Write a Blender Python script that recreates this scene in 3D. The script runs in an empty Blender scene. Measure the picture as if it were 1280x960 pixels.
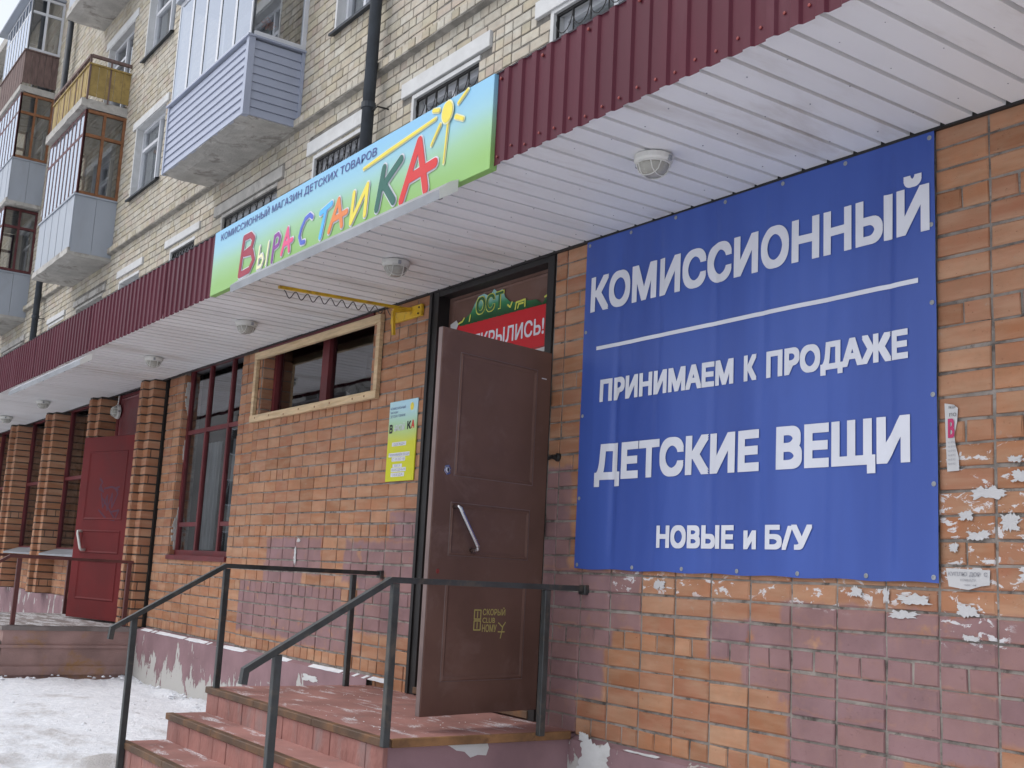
import bpy, bmesh, math, random
from mathutils import Vector, Matrix
R = math.radians
random.seed(7)
S = bpy.context.scene
COL = S.collection

# ------------------------------------------------------------------ camera
CAM = Vector((0.0, -4.2, 0.0))
FPX = 1428.99                                  # focal length in pixels of a 1280 wide picture
yaw, pit, rol = R(145.083), R(9.471), R(2.9485)
fwd = Vector((math.cos(pit)*math.cos(yaw), math.cos(pit)*math.sin(yaw), math.sin(pit)))
r0 = Vector((math.sin(yaw), -math.cos(yaw), 0)); u0 = r0.cross(fwd)
rgt = r0*math.cos(rol) + u0*math.sin(rol); up = rgt.cross(fwd)
cd = bpy.data.cameras.new('camera'); cam = bpy.data.objects.new('camera', cd); COL.objects.link(cam)
cam.matrix_world = Matrix(((rgt.x, up.x, -fwd.x, CAM.x), (rgt.y, up.y, -fwd.y, CAM.y), (rgt.z, up.z, -fwd.z, CAM.z), (0, 0, 0, 1)))
cd.sensor_width = 36; cd.lens = FPX/1280*36; cd.clip_start = .05; cd.clip_end = 2000
S.camera = cam

# ------------------------------------------------------------------ light (overcast winter day)
SUN_EL, SUN_DIR = R(56), Vector((-.55, -.85, 0)).normalized()
w = bpy.data.worlds.new('World'); S.world = w; w.use_nodes = True
nt = w.node_tree; nt.nodes.clear()
sky = nt.nodes.new('ShaderNodeTexSky'); sky.sky_type = 'NISHITA'; sky.sun_disc = False
sky.sun_elevation = SUN_EL; sky.sun_rotation = math.atan2(SUN_DIR.x, SUN_DIR.y); sky.dust_density = 2; sky.ozone_density = 1
hs = nt.nodes.new('ShaderNodeHueSaturation'); hs.inputs['Saturation'].default_value = .32
bg = nt.nodes.new('ShaderNodeBackground'); bg.inputs[1].default_value = .15
wo = nt.nodes.new('ShaderNodeOutputWorld')
nt.links.new(sky.outputs[0], hs.inputs['Color']); nt.links.new(hs.outputs[0], bg.inputs[0]); nt.links.new(bg.outputs[0], wo.inputs[0])
sl = bpy.data.lights.new('sun', 'SUN'); sl.energy = .5; sl.angle = R(50); sl.color = (1, .98, .95)
so = bpy.data.objects.new('sun', sl); COL.objects.link(so)
sd = Vector((SUN_DIR.x*math.cos(SUN_EL), SUN_DIR.y*math.cos(SUN_EL), math.sin(SUN_EL)))
so.rotation_euler = sd.to_track_quat('Z', 'Y').to_euler()
S.view_settings.view_transform = 'Standard'; S.view_settings.look = 'None'
S.view_settings.gamma = 1; S.view_settings.use_curve_mapping = False
S.view_settings.exposure = 0.64
S.cycles.max_bounces = 6; S.cycles.diffuse_bounces = 3; S.cycles.glossy_bounces = 3; S.cycles.transparent_max_bounces = 12

# a pixel of the 1280x960 photograph -> point on the plane where the thing touches
def at(px, py, axis=1, v=0.0):
    d = fwd*FPX + rgt*(px-640) - up*(py-480)
    return CAM + d*((v-CAM[axis])/d[axis])
def proj(p):
    q = Vector(p)-CAM; z = q.dot(fwd)
    return 640+FPX*q.dot(rgt)/z, 480-FPX*q.dot(up)/z, z

# ------------------------------------------------------------------ helpers: meshes
class MB:
    def __init__(s): s.v = []; s.f = []
    def quad(s, a, b, c, d):
        n = len(s.v); s.v += [tuple(a), tuple(b), tuple(c), tuple(d)]; s.f.append((n, n+1, n+2, n+3)); return s
    def poly(s, pts):
        n = len(s.v); s.v += [tuple(p) for p in pts]; s.f.append(tuple(range(n, n+len(pts)))); return s
    def box(s, x0, x1, y0, y1, z0, z1):
        n = len(s.v)
        s.v += [(x0,y0,z0),(x1,y0,z0),(x1,y1,z0),(x0,y1,z0),(x0,y0,z1),(x1,y0,z1),(x1,y1,z1),(x0,y1,z1)]
        s.f += [tuple(n+i for i in q) for q in ((0,3,2,1),(4,5,6,7),(0,1,5,4),(1,2,6,5),(2,3,7,6),(3,0,4,7))]
        return s
    def bbox(s, x0, x1, y0, y1, z0, z1, c=.006):        # box with all edges along its faces chamfered (three slabs' hull)
        n = len(s.v); P = []
        for sx in (0, 1):
            for sy in (0, 1):
                for sz in (0, 1):
                    X = x1 if sx else x0; Y = y1 if sy else y0; Z = z1 if sz else z0
                    dx = -c if sx else c; dy = -c if sy else c; dz = -c if sz else c
                    P += [(X, Y+dy, Z+dz), (X+dx, Y, Z+dz), (X+dx, Y+dy, Z)]
        s.v += P
        I = lambda sx, sy, sz, k: n+(sx*4+sy*2+sz)*3+k
        for sx in (0, 1): s.f.append(tuple(I(sx, *q, 0) for q in ((0,0),(1,0),(1,1),(0,1))))
        for sy in (0, 1): s.f.append(tuple(I(q[0], sy, q[1], 1) for q in ((0,0),(1,0),(1,1),(0,1))))
        for sz in (0, 1): s.f.append(tuple(I(*q, sz, 2) for q in ((0,0),(1,0),(1,1),(0,1))))
        for a in (0, 1):
            for b in (0, 1):
                s.f.append((I(a,b,0,0), I(a,b,0,1), I(a,b,1,1), I(a,b,1,0)))
                s.f.append((I(a,0,b,0), I(a,0,b,2), I(a,1,b,2), I(a,1,b,0)))
                s.f.append((I(0,a,b,1), I(0,a,b,2), I(1,a,b,2), I(1,a,b,1)))
        for a in (0, 1):
            for b in (0, 1):
                for c2 in (0, 1): s.f.append((I(a,b,c2,0), I(a,b,c2,1), I(a,b,c2,2)))
        return s
    def bar(s, p, q, wd, ht=None, upv=(0,0,1)):
        p = Vector(p); q = Vector(q); d = (q-p).normalized(); ht = ht or wd
        u = Vector(upv)
        if abs(d.dot(u)) > .99: u = Vector((0, 1, 0))
        a = d.cross(u).normalized()*wd/2; b = a.cross(d).normalized()*ht/2
        n = len(s.v)
        for c in (p, q):
            for k in ((-1,-1),(1,-1),(1,1),(-1,1)): s.v.append(tuple(c+a*k[0]+b*k[1]))
        s.f += [tuple(n+i for i in z) for z in ((0,1,2,3),(7,6,5,4),(0,4,5,1),(1,5,6,2),(2,6,7,3),(3,7,4,0))]
        return s
    def tube(s, pts, r, sides=8, caps=True):
        pts = [Vector(p) for p in pts]; rs = r if isinstance(r, (list, tuple)) else [r]*len(pts)
        n0 = len(s.v); ref = None
        for i, p in enumerate(pts):
            d = (pts[min(i+1, len(pts)-1)]-pts[max(i-1, 0)]).normalized()
            if ref is None: ref = d.orthogonal().normalized()
            a = (ref-d*ref.dot(d)).normalized(); ref = a; b = d.cross(a)
            for k in range(sides):
                t = 2*math.pi*k/sides; s.v.append(tuple(p+(a*math.cos(t)+b*math.sin(t))*rs[i]))
        for i in range(len(pts)-1):
            for k in range(sides):
                a = n0+i*sides+k; b = n0+i*sides+(k+1) % sides; s.f.append((a, b, b+sides, a+sides))
        if caps:
            s.f.append(tuple(n0+k for k in range(sides))[::-1]); m = n0+(len(pts)-1)*sides; s.f.append(tuple(m+k for k in range(sides)))
        return s
    def lathe(s, c, prof, axis=(0,0,1), sides=20):
        c = Vector(c); ax = Vector(axis).normalized(); a = ax.orthogonal().normalized(); b = ax.cross(a); n0 = len(s.v)
        for (r_, h) in prof:
            for k in range(sides):
                t = 2*math.pi*k/sides; s.v.append(tuple(c+ax*h+(a*math.cos(t)+b*math.sin(t))*r_))
        for i in range(len(prof)-1):
            for k in range(sides):
                p = n0+i*sides+k; q = n0+i*sides+(k+1) % sides; s.f.append((p, q, q+sides, p+sides))
        s.f.append(tuple(n0+k for k in range(sides))[::-1]); m = n0+(len(prof)-1)*sides; s.f.append(tuple(m+k for k in range(sides)))
        return s
    def mesh(s, name, mat, smooth=False):
        me = bpy.data.meshes.new(name); me.from_pydata(s.v, [], s.f); me.update()
        if mat: me.materials.append(mat)
        if smooth: me.polygons.foreach_set('use_smooth', [True]*len(me.polygons))
        return me
    def build(s, name, mat, parent=None, smooth=False):
        return link(name, s.mesh(name, mat, smooth), parent)
def link(name, me, parent=None):
    o = bpy.data.objects.new(name, me); COL.objects.link(o)
    if parent: o.parent = parent
    return o
def tag(o, label=None, cat=None, group=None, kind=None):
    if label: o['label'] = label
    if cat: o['category'] = cat
    if group: o['group'] = group
    if kind: o['kind'] = kind
    return o
def thing(name, label, cat, group=None):
    return tag(link(name, None), label, cat, group)
def copy_tree(o, parent=None):
    c = o.copy(); COL.objects.link(c)
    if parent: c.parent = parent
    for ch in list(o.children): copy_tree(ch, c)
    return c
def move(o, d):
    o.location = Vector(o.location)+Vector(d)
    return o

# ------------------------------------------------------------------ helpers: materials
class NT:
    def __init__(s, name):
        s.m = bpy.data.materials.new(name); s.m.use_nodes = True; s.t = s.m.node_tree; s.t.nodes.clear()
        s.out = s.t.nodes.new('ShaderNodeOutputMaterial')
    def n(s, typ, **kw):
        x = s.t.nodes.new('ShaderNode'+typ)
        for k, v in kw.items():
            if k.startswith('i_'):
                key = k[2:]; x.inputs[int(key) if key.isdigit() else key].default_value = v
            else: setattr(x, k, v)
        return x
    def l(s, a, b): s.t.links.new(a, b)
    def val(s, x, sock):
        if isinstance(x, (int, float)): sock.default_value = x
        elif isinstance(x, tuple): sock.default_value = x
        else: s.l(x, sock)
    def math(s, op, a, b=0.0, c=None, clamp=False):
        x = s.n('Math', operation=op, use_clamp=clamp); s.val(a, x.inputs[0]); s.val(b, x.inputs[1])
        if c is not None: s.val(c, x.inputs[2])
        return x.outputs[0]
    def noise(s, vec, scale, detail=4, rough=.55, dist=0):
        x = s.n('TexNoise'); x.inputs['Scale'].default_value = scale; x.inputs['Detail'].default_value = detail
        x.inputs['Roughness'].default_value = rough; x.inputs['Distortion'].default_value = dist; s.l(vec, x.inputs['Vector']); return x.outputs['Fac']
    def ramp(s, fac, a, b, lo=0.0, hi=1.0):
        x = s.n('MapRange', clamp=True, interpolation_type='SMOOTHSTEP'); s.l(fac, x.inputs[0])
        for i, v in zip((1, 2, 3, 4), (a, b, lo, hi)): x.inputs[i].default_value = v
        return x.outputs[0]
    def mix(s, fac, a, b, mode='MIX'):
        x = s.n('Mix', data_type='RGBA', blend_type=mode); s.val(fac, x.inputs[0])
        for v, i in ((a, 6), (b, 7)):
            if isinstance(v, tuple): x.inputs[i].default_value = (*v[:3], 1)
            else: s.l(v, x.inputs[i])
        return x.outputs[2]
    def pos(s): return s.n('NewGeometry').outputs['Position']
    def scaled(s, vec, sc):
        x = s.n('Mapping'); x.inputs['Scale'].default_value = sc; s.l(vec, x.inputs[0]); return x.outputs[0]
    def bsdf(s, col, rough=.7, metal=0, spec=.5, bump=None, bs=.3, bd=.01):
        b = s.n('BsdfPrincipled'); s.val((*col[:3], 1) if isinstance(col, tuple) else col, b.inputs['Base Color']); s.val(rough, b.inputs['Roughness'])
        b.inputs['Metallic'].default_value = metal; b.inputs['Specular IOR Level'].default_value = spec
        if bump is not None:
            k = s.n('Bump'); k.inputs['Strength'].default_value = bs; k.inputs['Distance'].default_value = bd; s.l(bump, k.inputs['Height']); s.l(k.outputs[0], b.inputs['Normal'])
        s.l(b.outputs[0], s.out.inputs[0]); return b
def dk(c, k): return tuple(v*k for v in c[:3])
def mat(name, c, rough=.6, var=.18, scale=3, bump=.15, bscale=60, metal=0, spec=.4, dirt=None, dirt_amt=.5, dscale=2.5, stretch=(1, 1, 1), bd=.004):
    t = NT(name); p = t.scaled(t.pos(), stretch)
    n1 = t.noise(p, scale, 5); n2 = t.noise(p, bscale, 2)
    col = t.mix(t.ramp(n1, .3, .7), dk(c, 1-var), dk(c, 1+var))
    if dirt:
        d = t.noise(p, dscale, 6, .65, .4); col = t.mix(t.math('MULTIPLY', t.ramp(d, .5, .68), dirt_amt), col, dirt)
    r = t.ramp(n1, .2, .8, max(0, rough-.08), min(1, rough+.08))
    t.bsdf(col, r, metal, spec, n2, bump, bd); return t.m
def rects_mask(t, p, rects, wob=.05, wscale=7, soft=.02, pre=None):
    """soft-edged union of wall rectangles (x0,x1,z0,z1); used for paint with a shape of its own"""
    nx = t.n('TexNoise'); nx.inputs['Scale'].default_value = wscale; nx.inputs['Detail'].default_value = 5; nx.inputs['Roughness'].default_value = .6; t.l(p, nx.inputs['Vector'])
    off = t.n('VectorMath', operation='SUBTRACT'); t.l(nx.outputs['Color'], off.inputs[0]); off.inputs[1].default_value = (.5, .5, .5)
    ma = t.n('VectorMath', operation='MULTIPLY_ADD'); t.l(off.outputs[0], ma.inputs[0]); ma.inputs[1].default_value = (wob*2, 0, wob*2); t.l(p, ma.inputs[2])
    sp = t.n('SeparateXYZ'); t.l(ma.outputs[0], sp.inputs[0]); x, z = sp.outputs[0], sp.outputs[2]; m = None
    for (x0, x1, z0, z1) in rects:
        a = t.math('MINIMUM', t.math('SUBTRACT', x, x0), t.math('SUBTRACT', x1, x)); b = t.math('MINIMUM', t.math('SUBTRACT', z, z0), t.math('SUBTRACT', z1, z))
        q = t.math('MINIMUM', a, b); m = q if m is None else t.math('MAXIMUM', m, q)
    return t.ramp(m, -soft, soft)

MAUVE = (.245, .150, .162)
def wr(px0, py0, px1, py1):              # wall rectangle from two opposite photo corners
    a, b = at(px0, py0), at(px1, py1); return (min(a.x, b.x), max(a.x, b.x), min(a.z, b.z), max(a.z, b.z))
PAINT = [(-5.7, -5.34, .05, .66), (-5.7, -4.70, -.265, .055), (-5.7, -4.93, -.365, -.26), (-5.7, -4.99, -.66, -.36), (-5.7, -5.22, -.92, -.65),
         (-3.72, 2.3, -.165, -.06), (-4.20, 2.3, -.365, -.16), (-3.96, 2.3, -.47, -.36), (-3.72, 2.3, -.55, -.46), (-3.68, -3.05, -.90, -.54), (-3.1, -2.62, -.66, -.5),
         (-9.72, -8.62, -.08, .22), (-10.3, -8.2, -.62, -.17), (-9.75, -8.95, -.30, .0), (-8.2, -7.1, -.12, .20), (-7.95, -7.1, -.48, -.10), (-7.5, -7.1, .2, .42), (-9.0, -7.95, -.66, -.3)]
PAPER = [(-2.88, -1.9, .02, .62), (-4.95, -2.9, -.06, .06), (-2.9, -2.55, -.2, .05)]
def brick_material(name, tones, painted=False):
    t = NT(name); p = t.pos()
    oi = t.n('ObjectInfo').outputs['Random']; ri = t.n('NewGeometry').outputs['Random Per Island']
    rnd = t.math('FRACT', t.math('ADD', t.math('MULTIPLY', oi, 7.31), ri))
    cr = t.n('ValToRGB'); e = cr.color_ramp.elements; cr.color_ramp.interpolation = 'LINEAR'
    e[0].position = 0; e[0].color = (*tones[0], 1); e[1].position = 1; e[1].color = (*tones[-1], 1)
    for i, c in enumerate(tones[1:-1]):
        k = e.new((i+1)/(len(tones)-1)); k.color = (*c, 1)
    t.l(rnd, cr.inputs[0])
    n1 = t.noise(p, 9, 4, .65); n2 = t.noise(p, 130, 2); n3 = t.noise(t.scaled(p, (1, 1, 5)), 3, 3)
    col = t.mix(t.ramp(n1, .25, .8, 0, .6), cr.outputs[0], (.30, .17, .10) if painted else (.30, .26, .21))
    col = t.mix(t.ramp(n3, .35, .75, .0, .25), col, (.62, .46, .32))
    smear = t.ramp(t.noise(p, 17, 5, .72, .5), .62, .72, 0, .4)
    col = t.mix(smear, col, (.34, .30, .26))
    soot = t.ramp(t.noise(p, .8, 3, .5), .50, .85, 0, .35)
    col = t.mix(soot, col, dk(tones[0], .55))
    chip = t.noise(p, 55, 3, .7)
    col = t.mix(t.ramp(chip, .68, .74, 0, .7), col, dk(tones[0], .45))
    if painted:
        wear = t.ramp(t.noise(p, 5, 4, .6), .28, .40)
        pm = t.math('MULTIPLY', rects_mask(t, p, PAINT), wear)
        pc = t.mix(t.ramp(t.noise(p, 4, 5), .3, .7), dk(MAUVE, .85), dk(MAUVE, 1.15))
        pc = t.mix(t.math('MULTIPLY', rnd, .14), pc, (.42, .20, .11))
        pc = t.mix(t.ramp(n1, .5, .75, 0, .35), pc, (.36, .19, .13))
        col = t.mix(t.math('MULTIPLY', pm, .93), col, pc)
        pap = t.math('MULTIPLY', rects_mask(t, p, PAPER, .08, 3, .03), t.ramp(t.noise(t.scaled(p, (1, 1, 1.7)), 12, 6, .68, .6), .565, .59))
        col = t.mix(t.math('MULTIPLY', pap, .9), col, (.62, .61, .62))
    hgt = t.math('ADD', t.math('ADD', t.math('MULTIPLY', n2, .35), t.math('MULTIPLY', n1, .9)), t.math('MULTIPLY', t.ramp(chip, .6, .75), -1.2))
    t.bsdf(col, .85, 0, .25, hgt, .5, .004); return t.m
ORANGE = [(.28, .112, .055), (.39, .165, .082), (.43, .195, .102), (.35, .148, .086), (.46, .232, .134), (.37, .17, .10), (.33, .125, .07)]
YELLOW = [(.40, .365, .275), (.48, .44, .335), (.53, .50, .42), (.46, .43, .36), (.49, .455, .39), (.56, .54, .47), (.43, .36, .31)]
M = {}
M['brick'] = brick_material('orange_brick', ORANGE, True)
M['ybrick'] = brick_material('yellow_brick', YELLOW)
M['mortar'] = mat('mortar', (.25, .222, .198), .95, .35, 8, .8, 150, dirt=(.07, .058, .05), dirt_amt=.85, dscale=11)
M['darkmortar_shade'] = mat('dark_mortar_shade', (.075, .062, .055), .95, .35, 8, .6, 120)  # dark mortar, deepened further to carry the shadow in the pilaster joints
M['ymortar'] = mat('grey_mortar', (.19, .176, .158), .95, .3, 8, .7, 120, dirt=(.07, .06, .05), dscale=5)
M['soffit'] = mat('white_profiled_steel', (.76, .755, .755), .42, .05, 1.5, .12, 3, spec=.4, dirt=(.50, .455, .41), dirt_amt=.6, dscale=2.2, stretch=(1, .25, 1))
M['fascia'] = mat('burgundy_profiled_steel', (.088, .015, .027), .45, .12, 2, .05, 15, spec=.18, dirt=(.115, .036, .05), dirt_amt=.6, dscale=2, stretch=(1, 1, .3))
M['rivet'] = mat('red_rivet', (.22, .035, .03), .5)
M['black'] = mat('black_metal', (.018, .016, .016), .5, .3)
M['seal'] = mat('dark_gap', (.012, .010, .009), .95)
M['doorbrown'] = mat('brown_steel_door', (.150, .084, .066), .6, .14, 2, .10, 180, spec=.18, dirt=(.20, .125, .105), dirt_amt=.6, dscale=3.5)
M['bevel'] = mat('worn_brown_edge', (.17, .12, .112), .5, .2)
M['redpaint'] = mat('dark_red_paint', (.135, .022, .026), .5, .2, 4, .2, 60)
M['reddoor'] = mat('red_painted_door', (.135, .018, .019), .6, .14, 2, .05, 40, spec=.15, dirt=(.095, .018, .02), dirt_amt=.6)
M['rail'] = mat('grey_green_steel', (.042, .046, .047), .45, .25, 8, .15, 60, spec=.5, dirt=(.11, .09, .07), dirt_amt=.6, dscale=9)
M['railred'] = mat('red_brown_rail', (.11, .035, .032), .5, .2)
M['steel'] = mat('brushed_steel', (.55, .55, .56), .25, .08, 5, .03, 80, metal=1)
M['galv'] = mat('galvanised_steel', (.30, .31, .33), .5, .12, 4, .05, 60, metal=.2)
M['lampwhite'] = mat('white_lamp_plastic', (.66, .65, .61), .5, .08)
M['lampglass'] = mat('frosted_lamp_glass', (.36, .35, .31), .25, .12, 20, .1, 90)
M['wood'] = mat('raw_pine', (.58, .43, .26), .7, .15, 12, .2, 60, stretch=(.3, 1, 3), dirt=(.42, .26, .12), dirt_amt=.5, dscale=8)
M['yellow'] = mat('yellow_paint', (.62, .38, .02), .45, .12, 6, .1, 60, dirt=(.28, .15, .03), dirt_amt=.7, dscale=14)
M['wire'] = mat('dark_wire', (.06, .05, .05), .5)
M['pvc'] = mat('white_window_frame', (.62, .63, .66), .35, .05)
M['white'] = mat('white_plaster', (.58, .58, .575), .85, .06, 5, .3, 60, dirt=(.40, .38, .36), dirt_amt=.4)
M['concrete'] = mat('weathered_concrete', (.44, .42, .39), .9, .18, 3, .6, 40, dirt=(.20, .18, .16), dirt_amt=.8, dscale=3, bd=.01)
M['corn'] = mat('grey_cornice_plaster', (.30, .28, .25), .95, .25, 6, .7, 40, dirt=(.16, .15, .13), dirt_amt=.7, bd=.012)
M['siding'] = mat('lavender_siding', (.36, .39, .485), .45, .03, 2, .04, 30)
M['greymetal'] = mat('grey_sheet_metal', (.34, .37, .42), .45, .06, 2, .05, 20, dirt=(.30, .31, .33), dirt_amt=.4, stretch=(1, 1, .4))
M['brownwood'] = mat('brown_glazing_bars', (.23, .10, .045), .6, .2, 8, .2, 50)
M['darkwood'] = mat('weathered_boards', (.15, .10, .09), .8, .3, 9, .4, 50, stretch=(3, 3, .5))
M['maroonwood'] = mat('maroon_glazing_bars', (.10, .028, .030), .55, .2)
M['ochre'] = mat('ochre_balcony_panel', (.34, .24, .08), .65, .2, 5, .2, 40, dirt=(.16, .11, .05), dirt_amt=.6, dscale=5)
M['pipe'] = mat('dark_blue_grey_pipe', (.035, .042, .052), .5, .25, 4, .1, 50)
M['room'] = mat('dim_room', (.055, .05, .048), .9, .3, 2)  # indoor shade put into the colour, so rooms stay dark behind glass
M['dimcurtain'] = mat('dim_curtain', (.42, .46, .50), .9, .2, 6, .3, 30, stretch=(6, 1, .3)); M['curtain'] = mat('net_curtain', (.58, .60, .62), .9, .12, 6, .3, 30, stretch=(6, 1, .3))
M['snowlump'] = mat('snow_lump', (.78, .80, .84), .7, .06, 12, .6, 40, bd=.01)

def glass(name, tint=.75, f0=.09, rough=.02, gc=(.95, .97, 1, 1)):
    t = NT(name); fr = t.n('Fresnel'); fr.inputs['IOR'].default_value = 1.55
    tr = t.n('BsdfTransparent'); tr.inputs[0].default_value = (tint, tint*1.01, tint*1.0, 1)
    gl = t.n('BsdfGlossy'); gl.inputs['Roughness'].default_value = rough; gl.inputs[0].default_value = gc
    nz = t.noise(t.pos(), 2.2, 2); b = t.n('Bump'); b.inputs['Strength'].default_value = .05; b.inputs['Distance'].default_value = .02; t.l(nz, b.inputs['Height']); t.l(b.outputs[0], gl.inputs['Normal'])
    mx = t.n('MixShader'); t.l(t.math('ADD', fr.outputs[0], f0, clamp=True), mx.inputs[0]); t.l(tr.outputs[0], mx.inputs[1]); t.l(gl.outputs[0], mx.inputs[2]); t.l(mx.outputs[0], t.out.inputs[0]); return t.m
M['glass'] = glass('window_glass', .72, .13)
M['bglass'] = glass('balcony_glass', .55, .30); M['mglass'] = glass('mirror_balcony_glass', .6, .30, .05, (.82, .87, .96, 1))

# painted plinth with the paint flaked off down to white plaster
def plinth_mat(name, amt=.0):
    t = NT(name); p = t.pos(); sp = t.n('SeparateXYZ'); t.l(p, sp.inputs[0])
    n = t.math('ADD', t.math('MULTIPLY', t.noise(t.scaled(p, (1, 1, .5)), 5.5, 8, .66, .5), .75), t.math('MULTIPLY', t.noise(p, 1.1, 2), .28))
    low = t.ramp(sp.outputs[2], -1.45, -.85, .20, .0)
    pe = t.ramp(t.math('ADD', t.math('ADD', n, low), amt), .60, .615)
    pc = t.mix(t.ramp(t.noise(p, 3, 5), .3, .7), dk(MAUVE, .9), dk(MAUVE, 1.2))
    cr = t.n('TexVoronoi', feature='DISTANCE_TO_EDGE'); cr.inputs['Scale'].default_value = 2.1; wv = t.n('VectorMath', operation='MULTIPLY_ADD'); nz = t.n('TexNoise'); nz.inputs['Scale'].default_value = 4; t.l(p, nz.inputs['Vector']); t.l(nz.outputs['Color'], wv.inputs[0]); wv.inputs[1].default_value = (.35, .35, .35); t.l(p, wv.inputs[2]); t.l(wv.outputs[0], cr.inputs['Vector'])
    pc = t.mix(t.ramp(t.math('ADD', cr.outputs[0], t.math('MULTIPLY', t.ramp(t.noise(p, 1.7, 3), .42, .5), .2)), .0, .006, .5, 0), pc, (.07, .045, .05))
    col = t.mix(pe, pc, (.47, .455, .43)); t.bsdf(col, .8, 0, .3, t.math('ADD', t.math('MULTIPLY', pe, -1.0), t.math('MULTIPLY', t.noise(p, 60, 4), .3)), .6, .006); return t.m
M['plinth'] = plinth_mat('flaking_mauve_plinth'); M['plinth2'] = plinth_mat('mauve_porch_side', -.09)
# red painted concrete with trodden snow dust on top
def tread_mat(name, base, dust, amt):
    t = NT(name); p = t.pos(); sp = t.n('SeparateXYZ'); t.l(t.n('NewGeometry').outputs['Normal'], sp.inputs[0])
    col = t.mix(t.ramp(t.noise(p, 2.5, 6), .3, .7), dk(base, .8), dk(base, 1.2))
    col = t.mix(t.ramp(t.noise(p, 7, 6, .7), .55, .7, 0, .5), col, dust)
    dn = t.noise(t.scaled(p, (.8, 2.6, 1)), 3.5, 8, .68, .3)
    m = t.math('MULTIPLY', t.ramp(dn, .60-amt, .70-amt), t.ramp(sp.outputs[2], .5, .9))
    fine = t.ramp(t.noise(t.scaled(p, (1, 2.5, 1)), 60, 4, .7), .40, .56)
    col = t.mix(t.math('MULTIPLY', t.math('MULTIPLY', m, fine), .8), col, (.72, .73, .76))
    t.bsdf(col, .75, 0, .3, t.noise(p, 40, 6, .65), .5, .006); return t.m
M['tread'] = tread_mat('red_painted_tread', (.31, .155, .135), (.22, .155, .14), .06)
M['tread2'] = tread_mat('snow_dusted_grey_tread', (.22, .19, .18), (.14, .12, .11), .14)
M['riser'] = mat('pink_riser_tile', (.32, .150, .128), .75, .15, 6, .9, 26, dirt=(.27, .19, .18), dirt_amt=.8, dscale=5, stretch=(1, 1, .5), bd=.012)
M['nosing'] = mat('rusty_brown_nosing', (.105, .060, .035), .6, .3, 6, .3, 50, dirt=(.22, .10, .035), dirt_amt=.6, dscale=6)
M['rust'] = mat('rusty_steel_angle', (.24, .125, .055), .8, .3, 6, .4, 50, dirt=(.12, .06, .035), dirt_amt=.8, dscale=7)
M['side2'] = mat('rusty_mauve_porch_side', (.33, .215, .195), .85, .2, 3, .6, 40, dirt=(.36, .20, .08), dirt_amt=.95, dscale=2.6)
def snow_mat():
    t = NT('trodden_snow'); p = t.pos()
    n = t.noise(t.scaled(p, (.7, 1.3, 1)), .8, 8, .62, .3); f = t.noise(p, 14, 6, .7); g = t.noise(p, 90, 3)
    col = t.mix(t.ramp(f, .35, .7), (.72, .75, .80), (.86, .88, .92))
    col = t.mix(t.ramp(n, .54, .68, 0, .8), col, (.36, .33, .31)); col = t.mix(t.ramp(t.noise(p, 5, 7, .75), .60, .70, 0, .7), col, (.13, .11, .10))
    t.bsdf(col, .75, 0, .3, t.math('ADD', t.math('MULTIPLY', f, 1.0), t.math('MULTIPLY', g, .25)), .7, .03); return t.m
M['snow'] = snow_mat()
def grad_mat(name, stops, z0, z1, rough=.4):
    t = NT(name); sp = t.n('SeparateXYZ'); t.l(t.pos(), sp.inputs[0]); cr = t.n('ValToRGB'); e = cr.color_ramp.elements
    e[0].color = (*stops[0], 1); e[1].color = (*stops[-1], 1)
    for i, c in enumerate(stops[1:-1]): e.new((i+1)/(len(stops)-1)).color = (*c, 1)
    mixn = t.math('ADD', t.ramp(sp.outputs[2], z0, z1), t.math('MULTIPLY', t.math('SUBTRACT', t.noise(t.pos(), 1.2, 2), .5), .35)); t.l(mixn, cr.inputs[0])
    t.bsdf(cr.outputs[0], rough, 0, .3); return t.m
M['signbg'] = grad_mat('printed_green_to_blue_panel', [(.26, .47, .14), (.31, .53, .32), (.30, .54, .60), (.24, .50, .72)], 2.0, 2.5)
M['posterbg'] = grad_mat('printed_yellow_poster', [(.60, .60, .02), (.62, .62, .04), (.42, .62, .30), (.45, .68, .78)], .72, 1.24)
def flat(name, c, rough=.5): return mat(name, c, rough, .04, 4, .03, 60)
for k, c in dict(lwhite=(.68, .69, .75), lblue=(.06, .07, .26), lred=(.62, .03, .03), lmaroon=(.33, .03, .06), lcream=(.80, .78, .50), lpurple=(.25, .06, .30), lpink=(.72, .10, .24), lnavy=(.09, .14, .55), lsky=(.10, .45, .80), lorange=(.75, .22, .06), lyellow=(.80, .66, .08), lgreen=(.02, .12, .09), lblack=(.02, .02, .02), lgrey=(.25, .25, .28), redband=(.55, .012, .02), tgreen=(.03, .13, .05), tyellow=(.60, .62, .10), paper=(.52, .51, .51), magenta=(.45, .03, .12), gold=(.42, .36, .12), purple=(.06, .008, .03), flower=(.75, .22, .06), leafg=(.07, .16, .04)).items(): M[k] = flat(k, c)
M['tornbg'] = grad_mat('torn_green_print', [(.01, .07, .02), (.04, .25, .10), (.35, .62, .62)], 1.74, 1.93)

# banner cloth
def banner_mat():
    t = NT('blue_banner_vinyl'); p = t.pos()
    wv = t.noise(t.scaled(p, (60, 1, 60)), 6, 2); n = t.noise(t.scaled(p, (2.2, 1, .25)), 1.2, 4)
    col = t.mix(t.ramp(n, .3, .7), (.042, .082, .325), (.056, .108, .395)); t.bsdf(col, .42, 0, .35, wv, .08, .002); return t.m
M['banner'] = banner_mat()

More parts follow.
